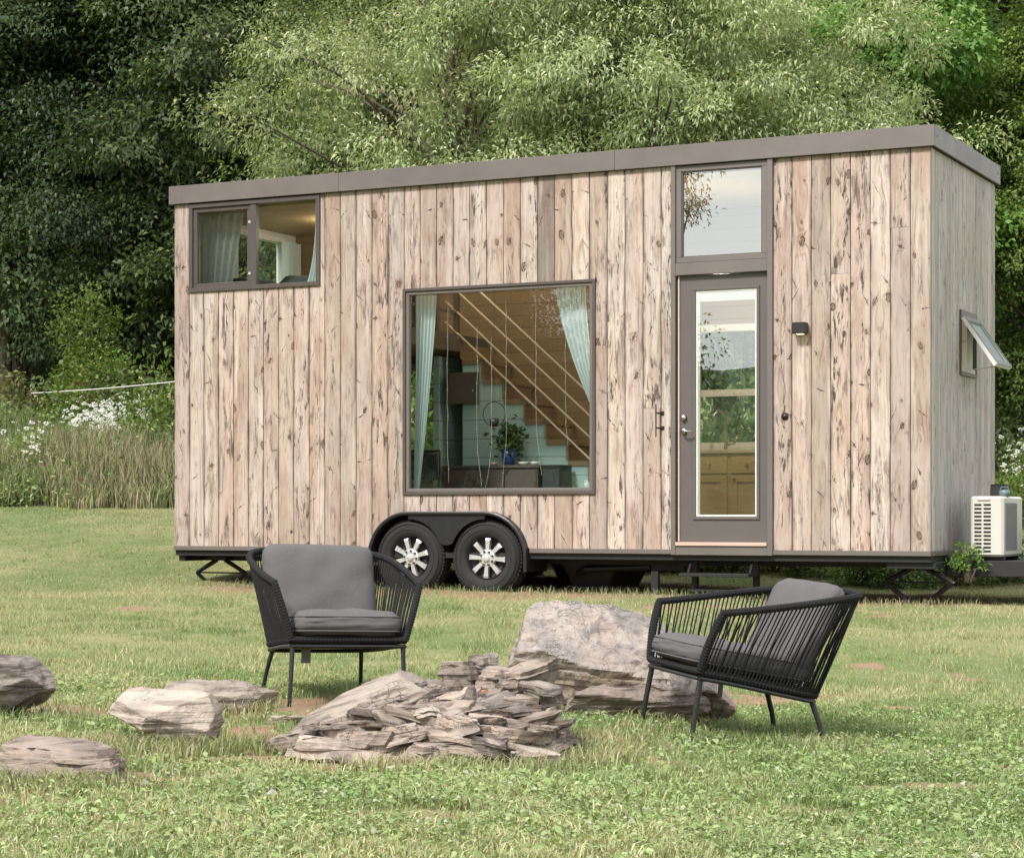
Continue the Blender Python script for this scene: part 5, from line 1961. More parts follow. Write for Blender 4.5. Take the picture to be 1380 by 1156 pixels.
def tree_mesh(kind, seed, H, base_z, crown_r, n_lobes, clumps, clump_r, leaves, L, W, cols, droop=.1, mat='leaf', trunk_r=.16, outdir=.5, fold=.25, flat=.55, stems=1):
    rg = np.random.default_rng(seed)
    rs = random.Random(seed)
    lobes = []
    for k in range(n_lobes):
        f_ = (k + .5) / n_lobes
        z = base_z + (H - base_z) * (.12 + .80 * f_)
        prof = math.sin(PI * min(1., .28 + .70 * f_)) ** .7
        a = k * 2.4 + rs.uniform(-.4, .4)
        rr_ = crown_r * prof * rs.uniform(.45, .72)
        lobes.append((math.cos(a) * rr_, math.sin(a) * rr_, z, crown_r * prof * rs.uniform(.42, .60), (H - base_z) * rs.uniform(.13, .2)))
    lobes.append((0, 0, H * .55 + base_z * .3, crown_r * .5, (H - base_z) * .38))
    C, O = crown_points(rg, lobes, clumps, clump_r, leaves)
    nC = len(C)
    ci = np.repeat(np.arange(nC), leaves)
    n = len(ci)
    g = rg.normal(0, 1, (n, 3))
    g /= np.linalg.norm(g, axis=1, keepdims=True)
    g *= rg.uniform(0, 1, (n, 1)) ** .45
    csz = rg.uniform(.6, 1.35, (nC, 1))[ci] * clump_r
    P0 = C[ci] + g * csz * (1, 1, flat)
    P0[:, 2] -= .35 * csz[:, 0] * (g[:, 0] ** 2 + g[:, 1] ** 2)
    D = g * outdir + O[ci] * .35 + rg.normal(0, .45, (n, 3))
    D[:, 2] -= droop
    D /= np.linalg.norm(D, axis=1, keepdims=True)
    Nn = rot_frames(n, rg, 1.5) + .5 * O[ci]
    LL = L * rg.uniform(.6, 1.3, n); WW = W * rg.uniform(.7, 1.25, n)
    V, F, K = leaves_np(P0, D, Nn, LL, WW, fold, .10 + droop * .12)
    c1, c2, c3 = [np.array(c) for c in cols]
    cm = rg.uniform(0, 1, (nC, 1))[ci]
    lm_ = rg.uniform(0, 1, (n, 1))
    col = c1 * (1 - cm) + c2 * cm
    sel = (rg.uniform(0, 1, (n, 1)) < .12)
    col = np.where(sel, c3, col) * (.75 + .5 * lm_)
    crown = np_mesh('crown', V, F, K, M[mat], None, np.repeat(col, 4, 0))
    # trunk and limbs
    m = MB()
    tops = []
    for st_i in range(stems):
        lean = Vector((rs.uniform(-.1, .1), rs.uniform(-.1, .1), 1))
        if stems > 1: lean += Vector((math.cos(st_i * 2.2) * .22, math.sin(st_i * 2.2) * .22, 0))
        pts = [Vector((0, 0, -.15))]
        nseg = 9
        for k in range(1, nseg + 1):
            pts.append(Vector((lean.x * k / nseg * H * .6 + rs.uniform(-.05, .05) * k * .3, lean.y * k / nseg * H * .6 + rs.uniform(-.05, .05) * k * .3, H * .82 * k / nseg)))
        tr_ = trunk_r / math.sqrt(stems)
        m.tube(pts, [tr_ * (1.25 if k == 0 else 1 - .85 * k / nseg) for k in range(nseg + 1)], 9)
        tops.append(pts)
    idx = rg.choice(nC, min(nC, 46), replace=False)
    for i in idx:
        c = Vector(C[i])
        pts = tops[rs.randrange(stems)]
        k = max(1, min(8, int((c.z - .25 * abs(c.x)) / (H * .82) * 9 * .8)))
        a = pts[k]
        mid = a.lerp(c, .5) + Vector((0, 0, .18 * (c - a).length * rs.uniform(-.2, 1))) + Vector((rs.uniform(-.1, .1), rs.uniform(-.1, .1), 0))
        r0 = tr_ * .38 * (1 - .07 * k)
        m.tube(catmull([a, mid, c], 4), [r0 * (1 - .85 * q / 8) + .004 for q in range(9)], 5)
    tk = m.build('trunk', M['bark'], None, True)
    return tk, crown


def tree(name, label, cat, kindmesh, x, y, sc=1., rz=0., group=None, sz=None, zoff=0.):
    t = empty(name, (x, y, hz1(x, y) + zoff), rz)
    t.scale = (sc, sc, sz or sc)
    tk, cr = kindmesh
    for src in (tk, cr):
        if src.parent is None and src.get('used') is None:
            c = src; src['used'] = 1
        else:
            c = src.copy(); COL.objects.link(c)
        c.parent = t
    tag(t, label, cat, group)
    return t


def clear_used():
    for o in bpy.data.objects:
        if 'used' in o: del o['used']


# peach-like trees with long drooping leaves close behind the house
G_light = ((.225, .275, .125), (.37, .415, .215), (.55, .57, .36))
G_mid = ((.095, .135, .05), (.19, .235, .095), (.32, .36, .17))
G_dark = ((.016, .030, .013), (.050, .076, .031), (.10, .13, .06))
G_maple = ((.10, .18, .04), (.18, .28, .075), (.28, .38, .12))
peachA = tree_mesh('peach', 1, 8.6, 2.2, 3.0, 15, 22, .42, 190, .088, .028, G_light, droop=.30, trunk_r=.17, outdir=.8, stems=2)
peachB = tree_mesh('peach', 2, 8.9, 2.0, 2.8, 14, 22, .42, 190, .088, .028, G_light, droop=.30, trunk_r=.16, outdir=.8, stems=2)
elm = tree_mesh('elm', 4, 10.5, 1.2, 3.3, 15, 22, .58, 190, .095, .048, G_mid, droop=.35, trunk_r=.2)
G_olive = ((.045, .072, .028), (.095, .13, .052), (.18, .21, .095))
olive = tree_mesh('olive', 9, 13.5, .8, 3.2, 15, 20, .85, 180, .15, .08, G_olive, droop=.25, trunk_r=.22, flat=.45)
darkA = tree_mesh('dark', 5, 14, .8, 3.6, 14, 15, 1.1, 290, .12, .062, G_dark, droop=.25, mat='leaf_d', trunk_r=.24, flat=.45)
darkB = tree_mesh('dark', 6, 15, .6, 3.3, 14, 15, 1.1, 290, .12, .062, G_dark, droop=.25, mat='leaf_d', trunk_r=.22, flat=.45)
maple = tree_mesh('maple', 7, 12, 1.0, 3.0, 15, 24, .6, 230, .105, .075, G_maple, droop=.25, trunk_r=.2)


def X(px, Y): return (px - 690) / FPX * Y


def T(kind, label, px, Y, sc=1., rz=0., grp=None, sz=None, name='tree'):
    return tree(name, label, 'tree', kind, X(px, Y), Y, sc, rz, grp, sz)


T(peachA, 'light green tree with drooping leaves behind the middle of the roof, its trunk showing', 835, 27.6, .98, .3)
T(peachB, 'light green tree with drooping leaves behind the roof above the picture window', 640, 28.6, 1.0, 1.9)
T(peachA, 'light green tree with drooping leaves behind the roof above the door', 985, 29.0, 1.0, 2.6)
T(peachB, 'light green tree with drooping twigs reaching over the right end of the roof', 1075, 31.0, .80, 4.0)
T(elm, 'mid green leafy tree behind the left part of the roof', 575, 34.5, .95, .5)
T(elm, 'mid green leafy tree between the dark wood and the drooping trees', 475, 37.5, .86, 2.9)
T(maple, 'bright green broadleaf tree behind the right end of the roof', 1225, 33.5, .95, .4)
T(maple, 'bright green broadleaf tree low at the right edge of the photo', 1400, 32.0, .60, 2.2)
T(maple, 'bright green broadleaf tree between drooping twigs and the right corner of the roof', 1120, 40.0, 1.05, 3.7)
T(olive, 'tall olive green tree above the right corner of the roof', 1325, 43.5, .95, 1.0)
T(elm, 'tall thin crowned tree at the upper right corner of the photo', 1400, 47.0, 1.25, 5.1)
T(olive, 'olive green broadleaf tree at the far left edge of the wood', 5, 46.0, .95, .2)
T(darkB, 'dark tree standing second from the left edge of the wood', 120, 48.0, .98, 1.3)
T(darkA, 'dark tree in the middle of the left wood, behind the bright sapling', 215, 45.0, .95, 3.3)
T(olive, 'dark olive tree just left of the small loft window', 300, 43.0, .92, 4.4)
T(darkA, 'dark green tree rising behind the left corner of the roof', 250, 46.0, 1.0, 4.1)
k = 0
rt = random.Random(15)
for Yr, pxs in ((54, range(-150, 1560, 150)), (64, range(-240, 1680, 170)), (76, range(-300, 1800, 200))):
    for px in pxs:
        T((darkA, darkB)[k % 2], 'dark tree standing deeper in the wood behind the clearing', px + rt.uniform(-30, 30), Yr + rt.uniform(-2, 2), rt.uniform(.95, 1.2), rt.uniform(0, 6), 'trees deeper in the wood')
        k += 1
# trees on the left-hand side of the clearing, mirrored in the window panes (behind and left of the camera)
for i, (x, y, s) in enumerate(((-18.75, 6.45, .95), (-22.6, 10.5, 1.), (-25, 7.6, 1.1), (-24.5, 14.5, 1.0), (-29, 11, 1.2), (-28.5, 0.6, 1.2), (-27.5, 5.2, 1.2), (-32, 8.5, 1.4), (-30, 14, 1.3))):
    tree('tree', 'dark tree at the side of the clearing mirrored in the window panes', 'tree', (darkA, darkB)[i % 2], x, y, s, i * 1.1, 'trees mirrored in the window panes')


slim = tree_mesh('slim', 19, 9.6, 5.7, 1.15, 7, 11, .40, 80, .09, .03, G_dark, droop=.3, mat='leaf_d', trunk_r=.12)
tree('tree', 'slim high crowned tree whose twigs are mirrored in the pane above the door', 'tree', slim, -12.2, 8.3)
# shrubs and saplings on the bank
def shrub_mesh(seed, H, r, n_cl, leaves, L, W, cols, mat='leaf', droop=.3):
    rg = np.random.default_rng(seed)
    C = rg.normal(0, 1, (n_cl, 3)); C /= np.linalg.norm(C, axis=1, keepdims=True)
    C *= rg.uniform(.3, 1, (n_cl, 1)); C[:, 2] = np.abs(C[:, 2])
    O = C.copy()
    C = C * (r, r, H * .9) + (0, 0, H * .08)
    ci = np.repeat(np.arange(n_cl), leaves); n = len(ci)
    P0 = C[ci] + rg.normal(0, r * .16, (n, 3))
    P0[:, 2] = np.maximum(P0[:, 2], .03)
    D = O[ci] * .6 + rg.normal(0, .6, (n, 3)); D[:, 2] -= droop; D /= np.linalg.norm(D, axis=1, keepdims=True)
    V, F, K = leaves_np(P0, D, rot_frames(n, rg), L * rg.uniform(.6, 1.3, n), W * rg.uniform(.7, 1.2, n))
    c1, c2, c3 = [np.array(c) for c in cols]
    cm = rg.uniform(0, 1, (n_cl, 1))[ci]
    col = (c1 * (1 - cm) + c2 * cm) * (.75 + .5 * rg.uniform(0, 1, (n, 1)))
    cr = np_mesh('foliage', V, F, K, M[mat], None, np.repeat(col, 4, 0))
    m = MB()
    for i in range(min(n_cl, 16)):
        m.tube(catmull([(C[i][0] * .1, C[i][1] * .1, -.1), (C[i][0] * .5, C[i][1] * .5, C[i][2] * .6), tuple(C[i])], 3), [.014 * (1 - .12 * q) for q in range(7)], 5)
    return m.build('stem', M['bark'], None, True), cr


G_lime = ((.11, .17, .035), (.15, .21, .05), (.2, .25, .08))
G_rust = ((.16, .13, .05), (.12, .13, .045), (.22, .12, .05))
shA = shrub_mesh(31, 1.0, .62, 46, 42, .075, .04, G_lime)
shB = shrub_mesh(32, 1.0, .7, 46, 42, .085, .045, G_mid)
shC = shrub_mesh(33, 1.0, .6, 40, 40, .07, .035, G_rust)
shD = shrub_mesh(34, 3.5, .85, 170, 40, .105, .05, G_lime)


def S(kind, label, px, Y, h, w=1., rz=0, name='shrub', grp=None):
    t = tree(name, label, 'shrub' if name == 'shrub' else 'sapling', kind, X(px, Y), Y, w, rz, grp, h)
    return t


S(shD, 'lime green sapling standing in front of the dark wood', 118, 40.5, 1.0, 1.0, .3, 'sapling')
S(shD, 'small sapling low beside the lime green sapling', 150, 39.5, .6, .8, 1.3, 'sapling')
S(shA, 'bright green bush on the bank against the left corner of the house', 215, 35.5, 1.9, 1.5, .4)
S(shB, 'rounded green bush in the bank just left of the bright bush', 165, 38.5, 1.5, 1.6, 1.1)
S(shB, 'tall rounded green bush behind the house outside the kitchen window', 985, 26.4, 2.5, 1.9, 2.)
S(shA, 'pale green bush behind the house outside the window below the loft', 560, 27.5, 2.2, 1.8, 1.)
S(shC, 'rust tinged bush at the foot of the sapling', 128, 39.0, 1.6, 1.3, 2.)
S(shC, 'rust tinged bush on top of the bank near the left edge', 22, 39.5, 1.5, 1.6, 3.)
S(shB, 'dull green bush on top of the bank at the left edge', 62, 40.0, 1.3, 1.7, 4.)
S(shA, 'low yellow green bush under the pale rope', 95, 38.0, 1.3, 1.3, 5.)
for i, (px, Y, h, w) in enumerate(((860, 23.9, .62, .6), (905, 23.8, .5, .55), (730, 24.1, .55, .5), (1150, 22.9, .55, .6), (1215, 22.8, .6, .7), (1290, 22.8, .6, .7), (1360, 23.0, .55, .7), (945, 24.0, .6, .6), (990, 23.9, .6, .6), (1040, 23.9, .6, .65), (1095, 23.6, .6, .6), (800, 24.2, .6, .6), (690, 24.6, .55, .6))):
    S((shB, shA)[i % 2], 'low weed clump growing behind the trailer chassis', px, Y, h, w, i, grp='weed clumps behind the chassis')
for i, (px, Y, h, w) in enumerate(((1372, 27.0, 1.0, .8), (1352, 31.0, 1.3, 1.0), (1390, 33, 1.5, 1.2))):
    S((shA, shB, shC)[i], ('pale green bush beyond the air conditioner', 'taller green bush behind the right end of the house', 'rust tinged bush at the right edge of the bank')[i], px, Y, h, w, i)
# fern on the drawbar
fn = shrub_mesh(36, .30, .17, 26, 26, .05, .018, G_maple)
t_ = tree('fern', 'small feathery green plant in front of the air conditioner on the drawbar', 'plant', fn, 0, 0, 1.)
t_.location = HM @ Vector((.24, .42, .27))

# pale rope strung over the bank
ya = 37.0
a = Vector((X(42, 39.), 39., 0)); b = Vector((X(300, 33.), 33., 0))
a.z = CAMZ + (HORIZ - 530) * a.y / FPX; b.z = CAMZ + (HORIZ - 507) * b.y / FPX
rp = empty('rope_barrier', (a.x, a.y, hz1(a.x, a.y))); tag(rp, 'pale rope strung above the weeds on the bank', 'rope')
m = MB()
pts = [(a.lerp(b, k / 12) - Vector((0, 0, .03 * math.sin(PI * k / 12))) - rp.location) for k in range(13)]
m.tube(pts, .010, 6); M['ropewhite'] = plain('faded_white_rope', (.55, .53, .48), .7); m.build('rope', M['ropewhite'], rp)
for e in (a, b):
    g = hz1(e.x, e.y)
    m = MB(); m.tube([Vector((e.x, e.y, g - .2)) - rp.location, Vector((e.x, e.y, e.z + .05)) - rp.location], [.03, .025], 8); m.build('post', M['walnut'], rp)


# ------------------------------------------------------------------ GRASS
def in_house(X_, Y_, pad=0.):
    dx, dy = X_ - HX, Y_ - HY
    s = -(dx * math.cos(TH) - dy * math.sin(TH)); tt = dx * math.sin(TH) + dy * math.cos(TH)
    return (s > -pad) & (s < HL + pad) & (tt > -pad) & (tt < HW + pad)


def blades(name, rg, X_, Y_, h, w, lean, cols, mat='grass', label='', seg=2, cat='grass'):
    n = len(X_)
    Z = hz(X_, Y_)
    a = rg.uniform(0, 2 * PI, n)
    la = rg.uniform(0, 2 * PI, n)
    lx, ly = np.cos(la) * lean * h, np.sin(la) * lean * h
    sx, sy = np.cos(a) * w * .5, np.sin(a) * w * .5
    b0 = np.stack([X_ - sx, Y_ - sy, Z - .01], 1); b1 = np.stack([X_ + sx, Y_ + sy, Z - .01], 1)
    if seg == 2:
        mx, my = X_ + lx * .38, Y_ + ly * .38
        m0 = np.stack([mx - sx * .85, my - sy * .85, Z + h * .6], 1); m1 = np.stack([mx + sx * .85, my + sy * .85, Z + h * .6], 1)
        tp = np.stack([X_ + lx, Y_ + ly, Z + h * (1 - .25 * lean)], 1)
        V = np.stack([b0, b1, m1, m0, tp], 1).reshape(-1, 3)
        i = np.arange(n)[:, None] * 5
        F = (i + np.array([[0, 1, 2, 3, 3, 2, 4]])).ravel()
        K = np.tile([4, 3], n)
        rep = 5
    else:
        tp = np.stack([X_ + lx, Y_ + ly, Z + h], 1)
        V = np.stack([b0, b1, tp], 1).reshape(-1, 3)
        F = np.arange(n * 3); K = np.full(n, 3); rep = 3
    o = np_mesh(name, V, F, K, M[mat], None, np.repeat(cols, rep, 0))
    tag(o, label, cat, None, 'stuff')
    return o


def field(x, y, s, seed):
    """cheap smooth pseudo-noise 0..1"""
    r = np.random.default_rng(seed)
    v = np.zeros_like(x)
    for k in range(7):
        a = r.uniform(0, 2 * PI); f_ = s * r.uniform(.5, 2.2)
        v += np.sin((x * math.cos(a) + y * math.sin(a)) * f_ + r.uniform(0, 6))
    return np.clip(v / 5 + .5, 0, 1)


def scatter(rg, n, y0, y1, spread=.29, pad=.35, power=1.):
    """uniform per area inside a wide fan in front of the camera"""
    u = rg.uniform(0, 1, n)
    Y_ = np.sqrt(y0 ** 2 + u * (y1 ** 2 - y0 ** 2))
    X_ = rg.uniform(-1, 1, n) * (Y_ * spread + pad)
    return X_, Y_


def lawn_colours(rg, X_, Y_, n):
    g = np.array([(.185, .240, .095)]); y = np.array([(.350, .345, .180)]); t = np.array([(.46, .40, .26)])
    d = field(X_, Y_, .9, 3)[:, None] * .6 + field(X_, Y_, 3.2, 4)[:, None] * .4
    far = smooth(11, 17, Y_)[:, None]
    m_ = field(X_, Y_, 9., 5)[:, None]
    k = np.clip(d * 1.5 - .50 + far * .36 + (m_ - .5) * .45, 0, 1)
    c = g * (1 - k) + y * k
    dry = rg.uniform(0, 1, (n, 1)) < (.04 + .17 * k)
    c = np.where(dry, t, c)
    return c * rg.uniform(.70, 1.38, (n, 1))


rg = np.random.default_rng(21)
# near
n = 330000
X_, Y_ = scatter(rg, n, 6.2, 13.5)
keep = (rg.uniform(0, 1, n) > dirt(X_, Y_) * .97) & (rg.uniform(0, 1, n) < 1 - smooth(11, 13.5, Y_))
X_, Y_ = X_[keep], Y_[keep]; n = len(X_)
h = rg.uniform(.013, .036, n) * (.5 + 1.1 * field(X_, Y_, 11., 81)) * (1.1 + .5 * field(X_, Y_, 3., 8)) * (1 - .25 * smooth(9, 12, Y_))
blades('lawn_grass', rg, X_, Y_, h, rg.uniform(.003, .006, n), rg.uniform(.2, 1.1, n), lawn_colours(rg, X_, Y_, n), label='short mixed grass of the lawn in the foreground')
# long strap leaves standing above the rest
n = 9000
X_, Y_ = scatter(rg, n, 6.2, 11.0)
keep = rg.uniform(0, 1, n) < (.25 + field(X_, Y_, 2.2, 61)) * (1 - dirt(X_, Y_)) * .9
X_, Y_ = X_[keep], Y_[keep]; n = len(X_)
blades('lawn_grass', rg, X_, Y_, rg.uniform(.04, .085, n), rg.uniform(.003, .007, n), rg.uniform(.3, 1.3, n), lawn_colours(rg, X_, Y_, n) * 1.12, label='longer strap leaved grass standing out of the near lawn')
# middle
n = 300000
X_, Y_ = scatter(rg, n, 11., 25)
keep = (rg.uniform(0, 1, n) > dirt(X_, Y_) * .9) & (rg.uniform(0, 1, n) < smooth(11, 13, Y_) * (1 - smooth(17, 25, Y_))) & ~in_house(X_, Y_, -.3)
X_, Y_ = X_[keep], Y_[keep]; n = len(X_)
h = rg.uniform(.010, .030, n) * (.4 + 1.2 * field(X_, Y_, 7., 82)) * (1.0 + .5 * field(X_, Y_, 2., 9))
blades('lawn_grass', rg, X_, Y_, h, rg.uniform(.005, .009, n), rg.uniform(.3, 1.2, n), lawn_colours(rg, X_, Y_, n), label='short yellowing lawn grass in front of the house', seg=1)
# far lawn
n = 190000
X_, Y_ = scatter(rg, n, 16, 31)
keep = ~in_house(X_, Y_, -.3) & (rg.uniform(0, 1, n) < smooth(16, 24, Y_)) & ((X_ < 0) | (rg.uniform(0, 1, n) < .5))
X_, Y_ = X_[keep], Y_[keep]; n = len(X_)
blades('lawn_grass', rg, X_, Y_, rg.uniform(.012, .032, n), rg.uniform(.006, .012, n), rg.uniform(.3, 1.2, n), lawn_colours(rg, X_, Y_, n), label='mown lawn grass running back to the weedy bank', seg=1)
# broad leaves: clover and plantain in the foreground
n = 120000
X_, Y_ = scatter(rg, n, 6.2, 12.0)
p = .85 * (.30 + .70 * smooth(10.6, 8.3, Y_)) * (.25 + .9 * field(X_, Y_, 2.6, 12)) * (1 - dirt(X_, Y_) * .97)
p *= 1.0 + .5 * (X_ > .8)
keep = rg.uniform(0, 1, n) < p
X_, Y_ = X_[keep], Y_[keep]; n = len(X_)
Z = hz(X_, Y_) + rg.uniform(.010, .042, n) * (1 + .3 * field(X_, Y_, 3., 8))
D = rg.normal(0, 1, (n, 3)); D[:, 2] = D[:, 2] * .35 + .15; D /= np.linalg.norm(D, axis=1, keepdims=True)
Nn = rg.normal(0, .45, (n, 3)) + (0, -.25, 1)
L_ = rg.uniform(.009, .028, n) * np.where(rg.uniform(0, 1, n) < .06, 1.9, 1.)
V, F, K = leaves_np(np.stack([X_, Y_, Z], 1), D, Nn, L_, L_ * rg.uniform(.45, .8, n), .12, .1)
cm = rg.uniform(0, 1, (n, 1))
col = (np.array([(.18, .285, .095)]) * (1 - cm) + np.array([(.36, .44, .20)]) * cm) * rg.uniform(.7, 1.25, (n, 1))
pale = rg.uniform(0, 1, (n, 1)) < .05
col = np.where(pale, np.array([(.42, .43, .33)]), col)
o = np_mesh('clover', V, F, K, M['grass'], None, np.repeat(col, 4, 0))
tag(o, 'clover and plantain leaves covering the near lawn', 'clover', None, 'stuff')
# tufts round stones, chair legs and wheels
tx, ty, th_ = [], [], []
spots = [(-1.6, 8.85, .3), (-1.35, 8.85, .25), (-1.85, 7.8, .3), (-1.5, 7.75, .25), (-.4, 8.45, .3), (0, 8.5, .3), (.3, 8.9, .3), (-.9, 9.15, .3), (.35, 9.3, .4), (-2.3, 9.85, .4), (-1.6, 8.6, .35), (-2.1, 8.58, .3), (.9, 10.6, .35), (.2, 10.8, .4), (-.75, 9.2, .3),
         (.1, 9.25, .35), (-1.0, 9.0, .3), (.45, 9.6, .3), (1.35, 10.1, .4), (.8, 10.0, .35), (-1.4, 10.5, .25), (-.2, 8.95, .3)]
for (x, y, r_) in spots:
    k = 480
    a = rg.uniform(0, 2 * PI, k); q = np.sqrt(rg.uniform(0, 1, k)) * r_
    tx.append(x + np.cos(a) * q); ty.append(y + np.sin(a) * q * .5); th_.append(rg.uniform(.04, .10, k))
# weeds below the house edge
for s in np.linspace(-.3, HL, 55):
    k = 34
    w = HM @ Vector((-s, -.02, 0)); q = rg.normal(0, .10, (k, 2))
    tx.append(w.x + q[:, 0] * 1.3); ty.append(w.y + q[:, 1]); th_.append(rg.uniform(.03, .10, k))
tx, ty, th_ = map(np.concatenate, (tx, ty, th_)); n = len(tx)
col = lawn_colours(rg, tx, ty * .7, n) * .92
blades('grass_tufts', rg, tx, ty, th_, rg.uniform(.003, .007, n), rg.uniform(.2, .9, n), col, label='longer grass left uncut around the rocks and wheels')

# bank: tall weeds
n = 150000
Y_ = rg.uniform(29.6, 44, n)
k = np.where(rg.uniform(0, 1, n) < .72, rg.uniform(-.34, -.13, n), rg.uniform(.20, .32, n))
X_ = k * Y_
edge_n = 29.6 + 1.3 * field(X_, X_, 1.1, 5) + .5 * field(X_, X_, 5., 6)
keep = Y_ > edge_n
X_, Y_ = X_[keep], Y_[keep]; n = len(X_)
tan_ = field(X_, Y_, .55, 31)
tanmask = np.clip((tan_ - .42) * 3.2, 0, 1) * smooth(37.0, 32.5, Y_) * smooth(-8.4, -6.6, X_ / (Y_ / 33.))
pt2 = rg.uniform(0, 1, n) < tanmask * .42 + .12
green = np.array([(.13, .19, .06)]) * (1 - rg.uniform(0, 1, (n, 1))) + np.array([(.26, .31, .12)]) * rg.uniform(0, 1, (n, 1)) + .02
tanc = np.array([(.42, .345, .235)]) * rg.uniform(.55, 1.2, (n, 1))
col = np.where(pt2[:, None], tanc, green * rg.uniform(.6, 1.1, (n, 1)))
h = rg.uniform(.4, 1.15, n) * (.55 + .6 * field(X_, Y_, .9, 17)) * (.35 + .65 * smooth(29.9, 31.5, Y_))
blades('tall_weeds', rg, X_, Y_, h, rg.uniform(.010, .024, n), rg.uniform(.05, .45, n), col, label='tall green and tan weeds covering the bank', cat='weeds')
# leafy weeds
n = 120000
Y_ = rg.uniform(30.2, 43, n); k = np.where(rg.uniform(0, 1, n) < .75, rg.uniform(-.34, -.13, n), rg.uniform(.20, .32, n)); X_ = k * Y_
keep = (rg.uniform(0, 1, n) > np.clip((field(X_, Y_, .55, 31) - .42) * 3.2, 0, 1) * smooth(37.0, 32.5, Y_) * .9 * smooth(-8.4, -6.6, X_ / (Y_ / 33.))) & (field(X_, Y_, 1.6, 41) > .36)
X_, Y_ = X_[keep], Y_[keep]; n = len(X_)
Z = hz(X_, Y_) + rg.uniform(.05, 1.0, n) * (.4 + .7 * field(X_, Y_, .8, 43)) * (.3 + .7 * smooth(30, 32, Y_))
D = rg.normal(0, 1, (n, 3)); D[:, 2] = D[:, 2] * .4 + .3; D /= np.linalg.norm(D, axis=1, keepdims=True)
L_ = rg.uniform(.04, .11, n)
V, F, K = leaves_np(np.stack([X_, Y_, Z], 1), D, rot_frames(n, rg), L_, L_ * rg.uniform(.25, .5, n))
mixf = field(X_, Y_, 1.1, 47)[:, None]
col = (np.array([(.13, .20, .06)]) * (1 - mixf) + np.array([(.24, .31, .115)]) * mixf) * rg.uniform(.65, 1.25, (n, 1))
o = np_mesh('leafy_weeds', V, F, K, M['grass'], None, np.repeat(col, 4, 0)); tag(o, 'leafy green weeds mixed into the bank', 'weeds', None, 'stuff')
# white wildflowers: umbels on stalks
m_v, m_f, m_k, cols_ = [], [], [], []
P_, r_ = [], []
for cx, Yc, nn, spx, sh in ((140, 35.6, 190, 26, 1.08), (170, 36.5, 90, 22, 1.2), (112, 36.0, 36, 20, 1.2), (28, 34, 22, 26, 1.0), (1363, 31.0, 40, 16, 1.15), (1372, 28.0, 26, 12, .95), (45, 31.5, 14, 12, 1.0)):
    px_ = rg.normal(cx, spx, nn); Yv = rg.normal(Yc, .9, nn)
    Xv = (px_ - 690) / FPX * Yv
    P_.append(np.stack([Xv, Yv, hz(Xv, Yv) + rg.uniform(.55, 1.0, nn) * sh], 1)); r_.append(rg.uniform(.022, .05, nn))
P_ = np.concatenate(P_); r_ = np.concatenate(r_)
VV, FF, KK, CC = [], [], [], []
off = 0
for p, r0 in zip(P_, r_):
    g = hz1(p[0], p[1])
    # stalk
    VV += [(p[0] - .004, p[1], g), (p[0] + .004, p[1], g), (p[0], p[1], p[2])]; FF += [off, off + 1, off + 2]; KK.append(3); CC += [(.13, .18, .07)] * 3; off += 3
    nf = 7
    tl = rg.normal(0, .35, 2)
    for q in (range(nf) if r0 > .03 else range(5)):
        a = 2 * PI * q / nf + rg.uniform(-.3, .3); rr_ = r0 * rg.uniform(.4, 1)
        c = (p[0] + math.cos(a) * rr_, p[1] + math.sin(a) * rr_, p[2] + tl[0] * math.cos(a) * rr_ - .6 * math.sin(a) * rr_)
        e = r0 * .42
        VV += [(c[0] - e, c[1], c[2] - .2 * e), (c[0], c[1] - e * .5, c[2] - e * .6), (c[0] + e, c[1], c[2]), (c[0], c[1] + e * .5, c[2] + e * .6)]
        FF += [off, off + 1, off + 2, off + 3]; KK.append(4); CC += [(.62, .62, .55)] * 4; off += 4
o = np_mesh('white_wildflowers', np.array(VV), np.array(FF), np.array(KK), M['grass'], None, np.array(CC))
tag(o, 'drift of white umbel wildflowers on the bank', 'wildflowers', None, 'stuff')


# hills seen only in the panes: a wooded ridge far behind the camera
def ridge():
    V, F = [], []
    n = 90
    rows = 7
    for i in range(n + 1):
        a = R(150) + R(200) * i / n
        cx, sy = math.cos(a), math.sin(a)
        top = 22 + 4 * math.sin(i * .21) + 2 * math.sin(i * .63 + 1) + 1.2 * math.sin(i * 2.3)
        for j in range(rows):
            q = j / (rows - 1)
            rad = 250 + 70 * q
            V.append((cx * rad, sy * rad, -1 + (top + 1) * math.sin(q * PI / 2) + (rnd.uniform(-1.2, 1.2) if j else 0)))
    for i in range(n):
        for j in range(rows - 1):
            a0 = i * rows + j
            F.append((a0, a0 + rows, a0 + rows + 1, a0 + 1))
    t = NT('wooded_hillside')
    c = t.coord()
    nn = t.noise(c, .12, 6, .7)
    b = t.ramp(nn, [(.35, (.025, .045, .018)), (.55, (.06, .095, .035)), (.7, (.10, .13, .05))])
    t.principled(b, .95, 0, t.bump(nn, 1., 3.), .1)
    o = mesh_obj('hills', V, F, t.m, None, True)
    tag(o, 'wooded ridge mirrored in the door glass', None, None, 'structure')


ridge()

# ------------------------------------------------------------------ LIGHT, SKY, CAMERA
SUN_EL, SUN_AZ = R(46), R(205)      # azimuth measured as direction the light comes from, in the XY plane
w = bpy.data.worlds.new('World'); sc.world = w; w.use_nodes = True
nt = w.node_tree; nt.nodes.clear()
wo = nt.nodes.new('ShaderNodeOutputWorld'); bg = nt.nodes.new('ShaderNodeBackground')
sky = nt.nodes.new('ShaderNodeTexSky'); sky.sky_type = 'NISHITA'; sky.sun_disc = False
sdir = Vector((-.62, -.78, 0)).normalized() * math.cos(SUN_EL); sdir.z = math.sin(SUN_EL)
sky.sun_elevation = SUN_EL
sky.sun_rotation = math.atan2(sdir.x, sdir.y)
sky.air_density = 1.2; sky.dust_density = 3.5; sky.ozone_density = 1.0
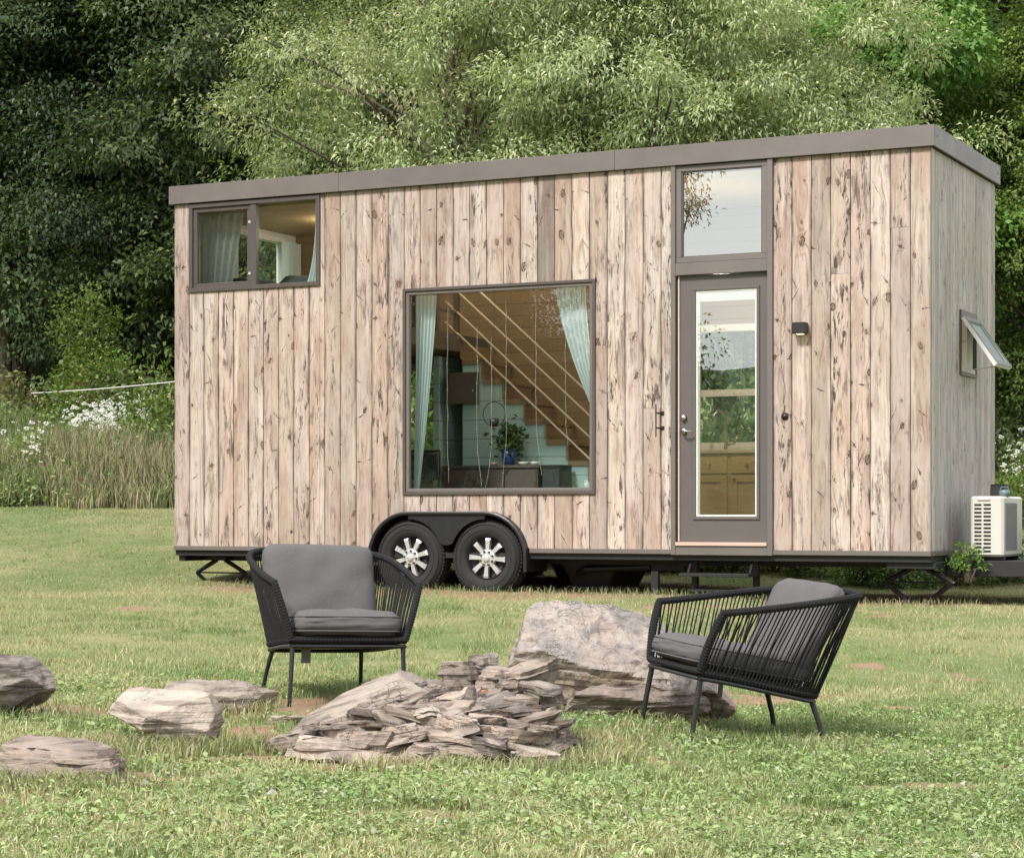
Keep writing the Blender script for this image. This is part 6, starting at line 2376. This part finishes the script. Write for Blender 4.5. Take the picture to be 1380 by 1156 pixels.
# thin white overcast veil laid over the clear sky
tc = nt.nodes.new('ShaderNodeTexCoord'); nz = nt.nodes.new('ShaderNodeTexNoise'); nz.inputs['Scale'].default_value = 2.2; nz.inputs['Detail'].default_value = 6
mp = nt.nodes.new('ShaderNodeMapping'); mp.inputs['Scale'].default_value = (1, 1, 3)
nt.links.new(tc.outputs['Generated'], mp.inputs[0]); nt.links.new(mp.outputs[0], nz.inputs['Vector'])
mr = nt.nodes.new('ShaderNodeMapRange'); mr.inputs['From Min'].default_value = .3; mr.inputs['From Max'].default_value = .62; mr.inputs['To Min'].default_value = .72; mr.inputs['To Max'].default_value = .97
nt.links.new(nz.outputs['Fac'], mr.inputs['Value'])
mx = nt.nodes.new('ShaderNodeMix'); mx.data_type = 'RGBA'
nt.links.new(mr.outputs[0], mx.inputs[0]); nt.links.new(sky.outputs[0], mx.inputs[6]); mx.inputs[7].default_value = (9.3, 9.6, 10.0, 1)
nt.links.new(mx.outputs[2], bg.inputs[0]); bg.inputs[1].default_value = .088
nt.links.new(bg.outputs[0], wo.inputs[0])
sl = bpy.data.lights.new('sun', 'SUN'); sl.energy = 2.7; sl.angle = R(10); sl.color = (1, .975, .945)
so = bpy.data.objects.new('sun', sl); COL.objects.link(so)
so.rotation_euler = sdir.to_track_quat('Z', 'Y').to_euler()
# ceiling lamps that are lit
for s, t, z, e in ((2.3, .9, 3.0, 46), (5.0, 1.0, 3.85, 18), (6.9, 1.25, 3.9, 12)):
    l = bpy.data.lights.new('ceiling_light', 'POINT'); l.energy = e; l.color = (1, .86, .68); l.shadow_soft_size = .08
    o = bpy.data.objects.new('ceiling_light', l); COL.objects.link(o); o.location = HM @ Vector((-s, t, z))

cam = bpy.data.cameras.new('camera'); co = bpy.data.objects.new('camera', cam); COL.objects.link(co)
co.location = (0, 0, CAMZ); co.rotation_euler = (R(90), 0, 0)
cam.lens = FPX / 1380 * 36; cam.sensor_width = 36; cam.sensor_fit = 'HORIZONTAL'
cam.shift_y = (HORIZ - 578) / 1380
cam.clip_start = .1; cam.clip_end = 2000
sc.camera = co
sc.view_settings.view_transform = 'Standard'; sc.view_settings.look = 'None'; sc.view_settings.gamma = 1
sc.view_settings.exposure = .95
sc.cycles.max_bounces = 8; sc.cycles.transparent_max_bounces = 12
sc.cycles.use_denoising = True
for o in bpy.data.objects:
    if 'used' in o: del o['used']
